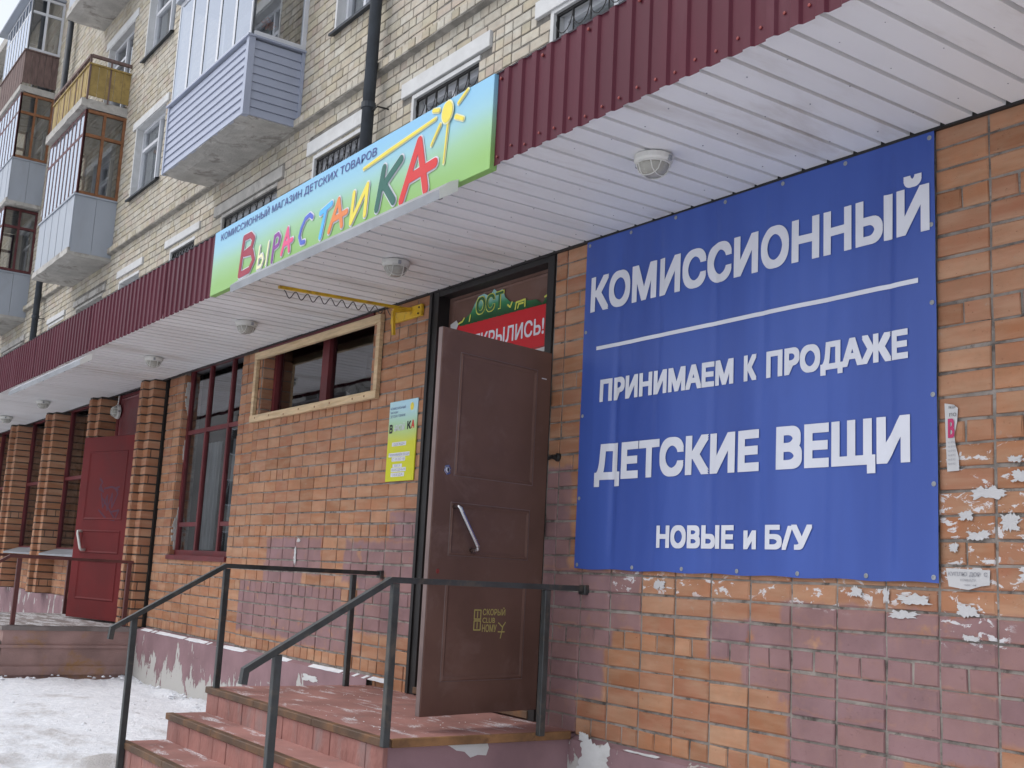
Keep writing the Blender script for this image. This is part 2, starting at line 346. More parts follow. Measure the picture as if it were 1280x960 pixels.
# ------------------------------------------------------------------ helpers: lettering
def raw_tris(body):
    c = bpy.data.curves.new('text', 'FONT'); c.body = body; o = bpy.data.objects.new('text', c); COL.objects.link(o); bpy.context.view_layer.update()
    me = bpy.data.meshes.new_from_object(o.evaluated_get(bpy.context.evaluated_depsgraph_get())); v = [tuple(q.co) for q in me.vertices]; f = [tuple(q.vertices) for q in me.polygons]
    bpy.data.objects.remove(o); bpy.data.curves.remove(c); bpy.data.meshes.remove(me); return v, f
def text_tris(body, bold=0.0):
    c = bpy.data.curves.new('text', 'FONT'); c.body = body; c.offset = bold; c.resolution_u = 4
    o = bpy.data.objects.new('text', c); COL.objects.link(o); bpy.context.view_layer.update()
    me = bpy.data.meshes.new_from_object(o.evaluated_get(bpy.context.evaluated_depsgraph_get()))
    v = [tuple(q.co) for q in me.vertices]; f = [tuple(q.vertices) for q in me.polygons]
    bpy.data.objects.remove(o); bpy.data.curves.remove(c); bpy.data.meshes.remove(me)
    if len(body) > 1 or body not in 'ЫЬ':
        for i, ch in enumerate(body):           # the built-in font fills the bowl of these two letters wrongly: redraw them
            if ch not in 'ЫЬ': continue
            r_ = {'Ы': .789, 'Ь': .597}[ch]; e = max(q[0] for q in raw_tris(body[:i+1])[0]); ox = e-r_
            f = [g for g in f if not all(ox+.06 < v[k][0] < e+.01 for k in g)]
            def qd(*p):
                n = len(v); v.extend((ox+x, z, 0) for x, z in p); f.append(tuple(range(n, n+4)))
            qd((.086, 0), (.185, 0), (.185, .729), (.086, .729)); qd((.185, 0), (.385, 0), (.385, .08), (.185, .08)); qd((.185, .344), (.385, .344), (.385, .424), (.185, .424))
            for k in range(10):
                a, b = [math.pi*(-.5+j/10) for j in (k, k+1)]
                qd(*[(.385+R_[0]*math.cos(t_), .212+R_[1]*math.sin(t_)) for R_, t_ in (((.115, .132), a), ((.212, .212), a), ((.212, .212), b), ((.115, .132), b))])
            if ch == 'Ы': qd((.69, 0), (.789, 0), (.789, .729), (.69, .729))
    return v, f
def lettering(body, x0, x1, zb, cap, m, parent, fn, bold=0.0, shear=0.0, cut=0, name='lettering', lift=1):
    """text spanning x0..x1 (local u), baseline zb, capital height cap; fn(u, v) -> world point"""
    v, f = text_tris(body); a = min(q[0] for q in v); b = max(q[0] for q in v); k = (x1-x0)/(b-a); kz = cap/.729
    me = bpy.data.meshes.new(name); me.from_pydata([(x0+(q[0]-a)*k+shear*q[1]*kz, 0, zb+q[1]*kz) for q in v], [], f)
    bm = bmesh.new(); bm.from_mesh(me)
    if cut:
        x = x0
        while x < x1:
            bmesh.ops.bisect_plane(bm, geom=bm.verts[:]+bm.edges[:]+bm.faces[:], plane_co=(x, 0, 0), plane_no=(1, 0, 0)); x += cut
    nb = 8 if bold else 1; rb = bold*cap/.729; vs = [q.co.copy() for q in bm.verts]; bm.verts.index_update(); fs = [tuple(q.index for q in g.verts) for g in bm.faces]; bm.free()
    mb = MB()
    for c in range(nb):                       # the strokes are fattened by a ring of shifted copies, each a hair in front of the last
        dx, dz = [rb*.95*q for q in ((-1, -1), (0, -1), (1, -1), (1, 0), (1, 1), (0, 1), (-1, 1), (-1, 0))[c]] if bold else (0, 0); n0 = len(mb.v)
        sx = 1-2*rb/(x1-x0) if bold else 1
        for q in vs:
            p = Vector(fn(x0+rb+(q.x-x0)*sx+dx, q.z+dz)); mb.v.append((p.x, p.y-.00004*c*lift, p.z))
        mb.f += [tuple(n0+i for i in g) for g in fs]
    bpy.data.meshes.remove(me)
    return mb.build(name, m, parent)
def words(body, x0, x1, *a, **k):
    """lettering with one object for each word"""
    v, _ = text_tris(body); lo = min(q[0] for q in v); hi = max(q[0] for q in v); s_ = (x1-x0)/(hi-lo); pre = ''
    for w_ in body.split(' '):
        pre = (pre+' '+w_).strip(); e = max(q[0] for q in text_tris(pre)[0]); t_ = text_tris(w_)[0]; wd = max(q[0] for q in t_)-min(q[0] for q in t_)
        lettering(w_, x0+(e-wd-lo)*s_, x0+(e-lo)*s_, *a, **k)
def strokes(lines, wd, fn, m, parent, name='letter', seg=7):
    mb = MB()
    for ln in lines:
        pts = [Vector((p[0], p[1])) for p in ln]
        ws = [p[2] if len(p) > 2 else wd for p in ln]
        L = len(pts)
        for i in range(L-1):
            d = (pts[i+1]-pts[i]); n = Vector((-d.y, d.x)).normalized()
            mb.quad(*[fn(*q) for q in (pts[i]-n*ws[i]/2, pts[i+1]-n*ws[i+1]/2, pts[i+1]+n*ws[i+1]/2, pts[i]+n*ws[i]/2)])
        for i in range(L):
            mb.poly([fn(pts[i].x+math.cos(2*math.pi*k/10)*ws[i]/2, pts[i].y+math.sin(2*math.pi*k/10)*ws[i]/2) for k in range(10)])
    # overlapping flat pieces: lift each face a hair so that no two lie in one plane
    for j, f in enumerate(mb.f):
        for i in f: x = mb.v[i]; mb.v[i] = (x[0], x[1]-.00002*j, x[2])
    return mb.build(name, m, parent)
def arc(cx, cy, rx, ry, a0, a1, n=8): return [(cx+rx*math.cos(R(a0+(a1-a0)*i/n)), cy+ry*math.sin(R(a0+(a1-a0)*i/n))) for i in range(n+1)]
# ------------------------------------------------------------------ ground
def ground():
    def axis(a, b, lo, hi, step):
        g = [a]; x = lo
        far = [lo-(lo-a)*(k/9)**2.2 for k in range(9, 0, -1)]
        g = far[:]
        while x < hi: g.append(x); x += step
        g += [hi+(b-hi)*(k/9)**2.2 for k in range(0, 10)]
        return g
    xs = axis(-600, 600, -22, -2, .09); ys = axis(-600, 600, -4.2, .3, .07)
    from mathutils import noise as mn
    mb = MB(); W = len(xs)
    for y in ys:
        for x in xs:
            near = 1.0 if -23 < x < -1 and -5 < y < .5 else 0.0
            z = -1.36
            if near:
                z += .022*mn.noise((x*1.3, y*1.9, 0))+.016*mn.noise((x*5, y*6, 3))+.008*mn.noise((x*14, y*15, 5))
                e = math.exp(-((y+.12)/.13)**2); z += .07*e*max(0, .4+mn.noise((x*2.2, 3, 1)))            # bank along the plinth
                z += .07*math.exp(-((x+7.86)/.16)**2-((y+1.80)/.22)**2)+.09*math.exp(-((x+7.9)/.22)**2-((y+.25)/.28)**2)
                if x > -15.8: z += .06*math.exp(-((x+12.85)/.16)**2)*max(0, .6+mn.noise((1, y*4, 2)))       # bank along the next porch
            mb.v.append((x, y, z))
    for j in range(len(ys)-1):
        for i in range(W-1): mb.f.append((j*W+i, j*W+i+1, (j+1)*W+i+1, (j+1)*W+i))
    tag(mb.build('ground', M['snow'], None, True), 'trodden snow over dark pavement in front of the shop', kind='structure')
ground()

# ------------------------------------------------------------------ bricks
JN = .012
def brick_geo(mb, x0, x1, y, z0, z1, ny=-1, c=.0035, dep=.03):
    n = len(mb.v)
    for (k, yy) in ((c, y), (0, y-ny*c), (0, y-ny*dep)):
        mb.v += [(x0+k, yy, z0+k), (x1-k, yy, z0+k), (x1-k, yy, z1-k), (x0+k, yy, z1-k)]
    mb.f.append((n, n+1, n+2, n+3))
    for a in (0, 4):
        for k in range(4): mb.f.append((n+a+k, n+a+4+k, n+a+4+(k+1) % 4, n+a+(k+1) % 4))
def brick_geo_x(mb, x, y0, y1, z0, z1, c=.0035, dep=.03):        # brick face looking towards +x
    n = len(mb.v)
    for (k, xx) in ((c, x), (0, x-c), (0, x-dep)): mb.v += [(xx, y0+k, z0+k), (xx, y1-k, z0+k), (xx, y1-k, z1-k), (xx, y0+k, z1-k)]
    mb.f.append((n, n+1, n+2, n+3))
    for a in (0, 4):
        for k in range(4): mb.f.append((n+a+k, n+a+4+k, n+a+4+(k+1) % 4, n+a+(k+1) % 4))
def clip(ints, x0, x1):
    out = []
    for a, b in ints:
        if b <= x0 or a >= x1: out.append((a, b)); continue
        if a < x0-.02: out.append((a, x0-.004))
        if b > x1+.02: out.append((x1+.004, b))
    return out
def layout(x0, x1, z0, n, y, holes, joint0, style):
    res = []
    for i in range(n):
        za = z0+i*.1; zc = za+.05
        if style == 'stack': pitch, off = ((.13, 0) if i % 5 == 0 else (.26, 0))
        else:
            pitch, off = ((.13, 0) if i % 4 == 0 else (.26, (.0, .13, .065)[i % 3]))
        k = math.floor((x0-joint0-off)/pitch)-1; x = joint0+off+k*pitch; ints = []
        while x < x1:
            a, b = x, x+pitch
            if style != 'stack' and pitch > .2 and random.random() < .22:
                ints += [(a, a+.13), (a+.13, b)]
            else: ints.append((a, b))
            x += pitch
        cl = []
        for a, b in ints:
            a2, b2 = max(a, x0), min(b, x1)
            if b2-a2 > .035: cl.append((a2, b2))
        for (hx0, hx1, hz0, hz1) in holes:
            if hz0 < zc < hz1: cl = clip(cl, hx0, hx1)
        for a, b in cl:
            j = .0025*random.uniform(-1, 1)
            g = JN/2*random.uniform(.75, 1.25)
            res.append((a+g, b-g, za+JN/2+j, za+.1-JN/2+j, y-.002+random.uniform(-.003, .003)))
    return res
def wall_sheet(mb, x0, x1, z0, z1, y, holes):
    xs = sorted({x0, x1, *[min(max(h[i], x0), x1) for h in holes for i in (0, 1)]}); zs = sorted({z0, z1, *[min(max(h[i], z0), z1) for h in holes for i in (2, 3)]})
    for a, b in zip(xs, xs[1:]):
        for c, d in zip(zs, zs[1:]):
            if any(h[0]-1e-6 <= a and b <= h[1]+1e-6 and h[2]-1e-6 <= c and d <= h[3]+1e-6 for h in holes): continue
            mb.quad((a, y, c), (b, y, c), (b, y, d), (a, y, d))
            mb.quad((a, y+.2, c), (b, y+.2, c), (b, y+.2, d), (a, y+.2, d))
            for (e, f, skip) in ((a, 'l', 0), (b, 'r', 0)):
                mb.quad((e, y, c), (e, y+.2, c), (e, y+.2, d), (e, y, d))
BV = []
for wn in (.248, .118):
    for k in range(3):
        mb = MB(); brick_geo(mb, -wn/2, wn/2, 0, -.044, .044, c=.004+.0012*k)
        mb.v = [(x+random.uniform(-.0026, .0026), yy+random.uniform(-.001, .001), z+random.uniform(-.0026, .0026)) for x, yy, z in mb.v]
        BV.append((wn, mb))
def lay_bricks(bricks, parent, material, limit, hidden=None):
    ms = [mb.mesh('brick', material) for _, mb in BV]
    def score(b):
        x0, x1, z0, z1, y = b
        cx, cz = (x0+x1)/2, (z0+z1)/2
        if hidden and hidden(cx, cz, y): return 0
        px, py, d = proj((cx, y, cz))
        if d < .3 or not (-5 < px < 1285 and -5 < py < 965): return 0
        a = proj((x0, y, z0)); c = proj((x1, y, z1)); e = proj((x0, y, z1))
        return abs((c[0]-a[0])*(e[1]-a[1]))
    sc = sorted(((score(b), i) for i, b in enumerate(bricks)), reverse=True)
    ind = {i for s_, i in sc[:limit] if s_ > 0}
    rest = MB()
    for i, b in enumerate(bricks):
        x0, x1, z0, z1, y = b
        if i in ind:
            wd = x1-x0; k = random.randrange(3)+(0 if wd > .18 else 3); o = bpy.data.objects.new('brick', ms[k]); COL.objects.link(o); o.parent = parent
            o.location = ((x0+x1)/2, y, (z0+z1)/2); o.scale = (wd/BV[k][0], 1, (z1-z0)/.088); o.rotation_euler = (0, R(random.uniform(-.35, .35)), R(random.uniform(-.5, .5)))
        else: brick_geo(rest, x0, x1, y, z0, z1)
    if rest.f: tag(rest.build('brick_courses', material, parent), kind='stuff')

# ------------------------------------------------------------------ shop front (ground floor)
shop = thing('shop_building', 'orange brick ground floor shop front with patches of mauve paint under the canopy', 'shop front')
H_DOOR = (-7.09, -5.60, -.8, 2.1); H_WIN = (-10.19, -7.98, 1.34, 2.03); BX_ = at(240, 467, 1, .12).x; BR_ = at(313, 447, 1, .12).x; H_BIG = (BX_, BR_, .03, 2.2)
H2 = []
PX = [-13.04, -15.17, -17.50, -19.85, -22.2, -24.55, -26.9]
for a, b in zip(PX[1:], PX[2:]): H2.append((b+.02, a-.30, .0, 2.1))
H2.append((-15.1, -13.36, -.8, 2.1))
wps = []
for (a, b, y, hh) in ((-5.60, 2.2, .006, []), (-10.28, -7.09, .006, [H_WIN]), (-13.0, -10.285, .056, [H_BIG]), (-45, -13.14, .106, H2)):
    mort = MB(); wall_sheet(mort, a, b, -.9, 2.06, y, hh); wps.append(mort.build('wall', M['mortar'], shop))
wallp = wps[0]
br = layout(-5.59, 2.1, -.87, 29, 0, [], -2.876, 'stack')
br += layout(-10.28, -7.10, -.77, 28, 0, [H_WIN], -7.30, 'stack')
br += layout(-7.62, -7.10, -.87, 1, 0, [], -7.30, 'stack')
br += layout(-12.99, -10.29, -.77, 28, .05, [H_BIG], -12.99, 'stack')
br += layout(-30, -13.35, -.6, 27, .1, H2, -13.35, 'stack')
lay_bricks(br, wallp, M['brick'], 300, lambda x, z, y: -5.24 < x < -2.88 and .07 < z and y < .05)
# reveals: brick faces looking right
rv = MB()
for i in range(7):
    z = 1.33+i*.1
    if z < 1.99: brick_geo_x(rv, -10.180+random.uniform(-.003, .003), .012, .125, z+.006, z+.094); brick_geo_x(rv, -10.181, .137, .16, z+.006, z+.094)
for i in range(20): brick_geo_x(rv, BX_+.010+random.uniform(-.004, .003), .056, .13, .03+i*.1+.006, .03+i*.1+.094)
tag(rv.build('reveal_bricks', M['brick'], shop), kind='stuff')
rp = MB(); rp.box(BX_-.012, BX_-.001, .09, .13, .03, 2.03)
from mathutils import noise as mn
for k in range(60):                                            # lumps of old mortar left on the reveal
    z = .1+k*.031; w_ = .085*max(0, .3+1.3*mn.noise((z*1.9, 0, 0)))
    if w_ > .01: rp.bbox(BX_, BX_+.024-random.uniform(0, .004), .128-w_*.8*random.uniform(.6, 1.1), .132, z-.017, z+.018, .004)
rp.build('plaster_scraps', M['concrete'], shop)
# expansion joint
jt = MB().box(-13.16, -12.99, .02, .35, -1.3, 2.05); jt.build('expansion_joint', M['seal'], shop)
# plinth
pl = MB()
def plinth(a, b, z=-.785):
    n = max(2, int((b-a)/.25)); 
    for i in range(n):
        x0, x1 = a+(b-a)*i/n, a+(b-a)*(i+1)/n; q = .006*random.random()
        pl.quad((x0, -.045, -1.45), (x1, -.045, -1.45), (x1, -.045, z-.02), (x0, -.045, z-.02))
        pl.quad((x0, -.045, z-.02), (x1, -.045, z-.02), (x1, .01, z), (x0, .01, z))
        pl.quad((x0, .01, z), (x1, .01, z), (x1, .13, z+.01), (x0, .13, z+.01))
plinth(-12.98, -7.62); pl.build('plinth', M['plinth'], shop); pl = MB(); plinth(-5.24, 2.2, -.87); pl.build('plinth', M['plinth'], shop)
p2 = MB().box(-45, -13.4, .04, .12, -1.4, -.6); p2.build('plinth', M['plinth'], shop)
from mathutils import noise as mn
ld = MB()                                                       # thin crust of snow lying along the plinth ledge
x = -12.95
while x < -7.3:
    l_ = .05; h_ = .008*max(0, .25+1.2*mn.noise((x*2.1, 5, 0))+.5*mn.noise((x*9, 5, 0)))
    if h_ > .001:
        y0_ = -.0475; g_ = lambda q: .008*max(0, .25+1.2*mn.noise((q*2.1, 5, 0))+.5*mn.noise((q*9, 5, 0))); ha, hb = g_(x), g_(x+l_); ld.quad((x, y0_, -.8035+ha*.3), (x+l_, y0_, -.8035+hb*.3), (x+l_, .0, -.787+hb), (x, .0, -.787+ha))
        ld.quad((x, y0_, -.8045-ha*.9), (x+l_, y0_, -.8045-hb*.9), (x+l_, y0_, -.8035+hb*.3), (x, y0_, -.8035+ha*.3))
    x += l_
tag(ld.build('ledge_snow', M['snowlump'], shop), kind='stuff')
# pilasters of the next shop
def pilaster(x, zb, zt, p=-.12):
    core = MB(); bk = MB()
    core.box(x-.19, x-.008, p+.008, .2, zb, zt); core.box(x-.30, x-.18, p-.055, .2, zb, zt)
    o = core.build('pilaster', M['darkmortar_shade'], shop); z = zb+.0
    while z < zt-.05:
        j = random.uniform(-.004, .004); a, b = z+.010, min(z+.092, zt)
        brick_geo(bk, x-.168+j, x, p+j, a, b); 
        if random.random() < .12: brick_geo_x(bk, x+j, p, p+.04, a, b); brick_geo_x(bk, x+j, p+.05, p+.16, a, b); brick_geo_x(bk, x+j, p+.17, .12, a, b)
        else: brick_geo_x(bk, x+j, p, .12, a, b)
        brick_geo(bk, x-.305+j, x-.178, p-.062-j, a, b); brick_geo_x(bk, x-.172, p-.062-j, p+.03, a, b)
        z += .1
    tag(bk.build('brick_courses', M['brick'], o), kind='stuff')
for i, x in enumerate(PX): pilaster(x, -.79 if i < 1 else -.6, 2.03)
# shop windows
def frame_bars(mb, x0, x1, z0, z1, y, xs, zs, wd=.05, dp=.06):
    mb.box(x0, x0+wd, y-dp/2, y+dp/2, z0, z1); mb.box(x1-wd, x1, y-dp/2, y+dp/2, z0, z1)
    mb.box(x0+wd, x1-wd, y-dp/2+.001, y+dp/2-.001, z0, z0+wd); mb.box(x0+wd, x1-wd, y-dp/2+.001, y+dp/2-.001, z1-wd, z1)
    for x in xs: mb.box(x-wd*.4, x+wd*.4, y-dp/2+.003, y+dp/2-.003, z0+wd, z1-wd)
    for (a, b, z) in zs: mb.box(a, b, y-dp/2+.006, y+dp/2-.006, z-wd*.4, z+wd*.4)
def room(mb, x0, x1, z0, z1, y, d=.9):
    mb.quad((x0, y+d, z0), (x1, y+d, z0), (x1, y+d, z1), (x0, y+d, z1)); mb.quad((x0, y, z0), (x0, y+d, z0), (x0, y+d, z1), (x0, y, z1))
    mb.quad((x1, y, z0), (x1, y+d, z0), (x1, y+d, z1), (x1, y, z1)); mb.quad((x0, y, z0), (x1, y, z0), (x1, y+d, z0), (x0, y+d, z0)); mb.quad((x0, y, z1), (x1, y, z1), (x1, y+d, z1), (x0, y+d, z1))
def curtain(x0, x1, z0, z1, y, m, parent, amp=.02, f=60):
    mb = MB(); n = max(8, int((x1-x0)*60))
    for i in range(n):
        a, b = x0+(x1-x0)*i/n, x0+(x1-x0)*(i+1)/n
        mb.quad((a, y+amp*math.sin(a*f), z0), (b, y+amp*math.sin(b*f), z0), (b, y+amp*math.sin(b*f), z1), (a, y+amp*math.sin(a*f), z1))
    return mb.build('curtain', m, parent, True)
def panes(xs, zs, y, m, parent):
    for a, b in zip(xs, xs[1:]):
        for c, d in zip(zs, zs[1:]):
            t_ = random.uniform(-.002, .002)
            MB().quad((a, y+t_, c), (b, y-t_, c), (b, y-t_, d), (a, y+t_, d)).build('pane', m, parent)
fr = MB(); X0, X1 = BX_, BR_; m1, m2 = X0+(X1-X0)*.36, X0+(X1-X0)*.74
frame_bars(fr, X0, X1, .03, 2.12, .135, [m1, m2], [(X0, X1, 1.37), (X0, m1, .36), (m2, X1, .36)], .055, .045)
fr.box(X0-.02, X1+.02, .03, .16, -.02, .03)
wb = fr.build('window', M['redpaint'], shop); panes([X0, m1, m2, X1], [.05, 1.37, 2.1], .138, M['glass'], wb)
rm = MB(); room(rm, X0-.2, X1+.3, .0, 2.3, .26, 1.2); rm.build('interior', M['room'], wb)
curtain(X0+.12, X0+.5, .1, 1.28, .36, M['dimcurtain'], wb); curtain(m1-.02, m2+.1, .1, 1.3, .45, M['dimcurtain'], wb, .03, 40); curtain(m2+.15, X1, .1, 1.3, .38, M['dimcurtain'], wb)
wmx = at(414, 450, 1, .17).x
fr = MB(); frame_bars(fr, -10.19, -7.98, 1.32, 2.07, .15, [], [], .065); fr.box(wmx-.065, wmx+.065, .115, .18, 1.40, 2.0); fr.box(-10.28, -7.98, -.012, .02, 1.972, 2.04)
wb = fr.build('window', M['redpaint'], shop); panes([-10.12, wmx, -8.0], [1.36, 2.05], .155, M['glass'], wb)
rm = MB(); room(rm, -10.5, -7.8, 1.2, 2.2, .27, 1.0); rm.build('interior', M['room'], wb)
for (h, nn) in [(h, 0) for h in H2[:-1]]:
    fr = MB(); frame_bars(fr, h[0]-.05, h[1]+.05, .0, 2.1, .13, [(h[0]+h[1])/2], [(h[0], h[1], 1.05)], .06)
    wb = fr.build('window', M['redpaint'], shop); panes([h[0], (h[0]+h[1])/2, h[1]], [.03, 1.05, 2.07], .135, M['glass'], wb)
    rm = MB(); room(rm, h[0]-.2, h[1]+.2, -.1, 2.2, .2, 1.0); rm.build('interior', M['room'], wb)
    si = MB(); si.quad((h[0], .10, .04), (h[1], .10, .04), (h[1], -.13, -.035), (h[0], -.13, -.035)); si.quad((h[0], -.13, -.035), (h[1], -.13, -.035), (h[1], -.13, -.06), (h[0], -.13, -.06))
    si.build('sill', M['galv'], wb)
# raw wooden frame nailed round the opening
wf = thing('wooden_frame', 'raw pine batten frame nailed round the small shop window', 'wooden frame')
for (a, b, c, d) in ((-10.29, -7.80, 1.30, 1.365), (-10.29, -7.80, 1.905, 1.972)): MB().bbox(a, b, -.045, -.005, c, d, .003).build('batten', M['wood'], wf)
for (a, b) in ((-10.29, -10.235), (-7.855, -7.80)): MB().bbox(a, b, -.042, -.006, 1.366, 1.904, .003).build('batten', M['wood'], wf)
kn = MB()
for k in range(8): kn.lathe((-10.1+k*.31+random.uniform(-.08, .08), -.044, 1.33+random.uniform(-.015, .015)), [(.012, 0), (.008, .003)], (0, -1, 0), 7)
kn.build('knots', M['brownwood'], wf)

# ------------------------------------------------------------------ apartment block above
apt = thing('apartment_building', 'yellow brick apartment block with grey cornice rising above the shop canopy', 'building')
Y = .85
# windows: x0,x1,z0,z1, lintel x0,x1,z0,z1, lintel material, bars style
W1 = [(-6.91, -5.6, 3.3, 4.46, -7.14, -5.4, 4.48, 4.63, 'white', 1), (-9.11, -8.00, 3.3, 4.45, -9.33, -7.80, 4.50, 4.65, 'white', 1), (-11.28, -10.18, 3.3, 4.45, -11.46, -10.07, 4.51, 4.67, 'white', 2),
      (-14.0, -12.29, 3.3, 4.40, -14.28, -12.11, 4.45, 4.59, 'concrete', 2), (-15.99, -15.03, 3.3, 4.34, -16.24, -14.82, 4.43, 4.54, 'white', 2), (-18.43, -17.46, 3.3, 4.32, -18.58, -17.27, 4.41, 4.53, 'white', 0),
      (-21.0, -19.4, 3.3, 4.30, -21.2, -19.24, 4.36, 4.46, 'concrete', 0), (-23.0, -21.9, 3.3, 4.28, -23.1, -21.8, 4.33, 4.43, 'white', 0), (-27, -25.2, 3.3, 4.25, -27.2, -25, 4.3, 4.42, 'concrete', 0)]
W2 = [(-11.0, -9.7, 5.87, 7.0), (-18.38, -16.95, 5.75, 6.93), (-18.4, -17.0, 8.17, 9.35), (-18.4, -17.0, 10.6, 11.8), (-11.0, -9.7, 8.25, 9.4), (-8.9, -7.4, 5.87, 7.0), (-24.6, -23.9, 5.75, 6.9), (-31, -29.4, 5.75, 6.9), (-31, -29.4, 8.1, 9.3), (-31, -29.4, 10.5, 11.7)]
D3 = [(-20.75, -19.25, 7.6, 9.2), (-13.9, -12.3, 5.1, 7.0), (-20.9, -19.6, 5.0, 7.0), (-26.9, -25.4, 5.0, 7.0), (-26.9, -25.4, 7.4, 9.3), (-26.9, -25.4, 9.9, 11.6)]
WH = [w_[:4] for w_ in W1]+W2+D3
mb = MB(); wall_sheet(mb, -46, 4, 2.3, 12.5, Y+.006, WH); wallu = mb.build('wall', M['ymortar'], apt)
by = layout(-34, -3.2, 2.43, 100, Y, [(a[0], a[1], a[2], a[3]) for a in WH]+[(w_[4], w_[5], w_[6]-.03, w_[7]+.03) for w_ in W1]+[(-60, 60, 4.93, 5.03)]+[(w_[0]-.1, w_[1]+.1, w_[3], w_[3]+.14) for w_ in W2+D3], -9.05, 'mix')
lay_bricks(by, wallu, M['ybrick'], 300)
cor = MB()
x = -34.0
while x < -3.2:                                                  # cornice: a header course set out, plaster washed over it
    brick_geo(cor, x+.005, x+.124, Y-.075+random.uniform(-.004, .004), 4.945, 5.03, dep=.1); x += .13
tag(cor.build('brick_courses', M['ybrick'], apt), kind='stuff')
cs = MB(); cs2 = MB()
n = 240
for i in range(n):
    a, b = -34+30.8*i/n, -34+30.8*(i+1)/n
    f = lambda x: Y-.07+.012*mn.noise((x*2.3, 0, 4))
    g = lambda x: 5.10+.02*mn.noise((x*1.7, 2, 4))
    cs2.quad((a, Y-.068, 5.031), (b, Y-.068, 5.031), (b, Y-.0, g(b)), (a, Y-.0, g(a))); cs.quad((a, f(a), 4.93), (b, f(b), 4.93), (b, Y, 4.915), (a, Y, 4.915)); cs.quad((a, f(a)+.003, 4.944), (b, f(b)+.003, 4.944), (b, f(b), 4.93), (a, f(a), 4.93))
cs.build('cornice', M['corn'], apt); cs2.build('cornice_wash', M['corn'], apt)
rf = MB().box(-46.3, 4.3, Y-.35, Y+10, 12.5, 12.75); rf.build('roof', M['concrete'], apt)
MB().box(-46, 4, Y+.3, Y+10, 2.3, 12.4).build('core', M['room'], apt)
def grille(parent, x0, x1, z0, z1, y, style):
    mb = MB(); q = .011
    mb.box(x0, x1, y-q, y+q, z1-.03, z1-.008); mb.box(x0, x0+.022, y-q+.001, y+q-.001, z0, z1-.03); mb.box(x1-.022, x1, y-q+.001, y+q-.001, z0, z1-.03)
    k = 6 if style == 1 else 8; st = (x1-x0)/k
    for i in range(1, k):
        x = x0+i*st; mb.tube([(x, y, z0), (x, y, z1-.03)], .006, 6)
    for i in range(k):
        xc = x0+(i+.5)*st
        if style == 1:
            mb.tube([(xc+st*.5*math.cos(t_), y-.012, z1-.04-.16*abs(math.sin(t_))) for t_ in [math.pi*j/8 for j in range(9)]], .0045, 5)
            mb.tube([(xc+st*.5*(math.cos(t_)+1), y-.015, z1-.40+.16*abs(math.sin(t_))) for t_ in [math.pi*j/8 for j in range(9)]], .0045, 5)
        else:
            for zc in (.12, .32, .52, .72): mb.tube([(xc+st*.5*math.cos(t_), y-.012, z1-zc+.08*math.sin(t_)) for t_ in [2*math.pi*j/8 for j in range(9)]], .004, 4)
    return mb.build('grille', M['black'], parent)
def window_up(x0, x1, z0, z1, style=0, white=True, mull=None, frm='pvc', y=Y):
    fr = MB(); yy = y+.13
    ms = mull or [x0+(x1-x0)*.5]
    frame_bars(fr, x0, x1, z0, z1, yy, ms, [(x0, ms[0], z1-.38)], .065, .07)
    o = fr.build('window', M[frm], apt); panes([x0]+ms+[x1], [z0+.03, z1-.03], yy+.01, M['glass'], o)
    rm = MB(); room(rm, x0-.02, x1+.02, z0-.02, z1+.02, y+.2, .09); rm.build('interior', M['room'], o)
    rv = MB(); rv.box(x0-.03, x0+.012, y-.012, y+.10, z0, z1); rv.box(x0-.03, x1+.03, y-.010, y+.098, z1-.012, z1+.03); rv.build('reveal', M['white' if white else 'concrete'], o)
    sl_ = MB(); sl_.quad((x0-.05, y-.07, z0-.05), (x1+.05, y-.07, z0-.05), (x1+.05, y+.1, z0), (x0-.05, y+.1, z0)); sl_.quad((x0-.05, y-.07, z0-.08), (x1+.05, y-.07, z0-.08), (x1+.05, y-.07, z0-.05), (x0-.05, y-.07, z0-.05)); sl_.quad((x0-.05, y-.07, z0-.08), (x1+.05, y-.07, z0-.08), (x1+.05, y+.0, z0-.06), (x0-.05, y+.0, z0-.06))
    sl_.build('sill', M['pipe'], o)
    return o
for i, (a, b, c, d, la, lb, lc, ld_, lm, st) in enumerate(W1):
    o = window_up(a, b, c, d, white=(lm == 'white'))
    MB().bbox(la, lb, Y-.03, Y+.1, lc, ld_, .004).build('lintel', M[lm], o)
    if i < 5:
        curtain(a+.05, b-.05, c, d-.03, Y+.16, M['curtain'], o, .004, 25)
    if st: grille(o, a+.005, b-.005, c, d-.005, Y+.03, st)
for i, (a, b, c, d) in enumerate(W2):
    o = window_up(a, b, c, d, mull=[a+(b-a)*.35] if i == 0 else [a+(b-a)*.6])
    MB().bbox(a-.18, b+.15, Y-.03, Y+.1, d+.0, d+.13, .004).build('lintel', M['white'], o)
    curtain(a+.05, b-.05, c, d-.05, Y+.185, M['curtain'], o, .008, 40)
for (a, b, c, d) in D3:
    o = window_up(a, b, c, d, frm='pvc'); MB().bbox(a-.2, b+.2, Y-.02, Y+.1, d+.01, d+.16, .004).build('lintel', M['white'], o)

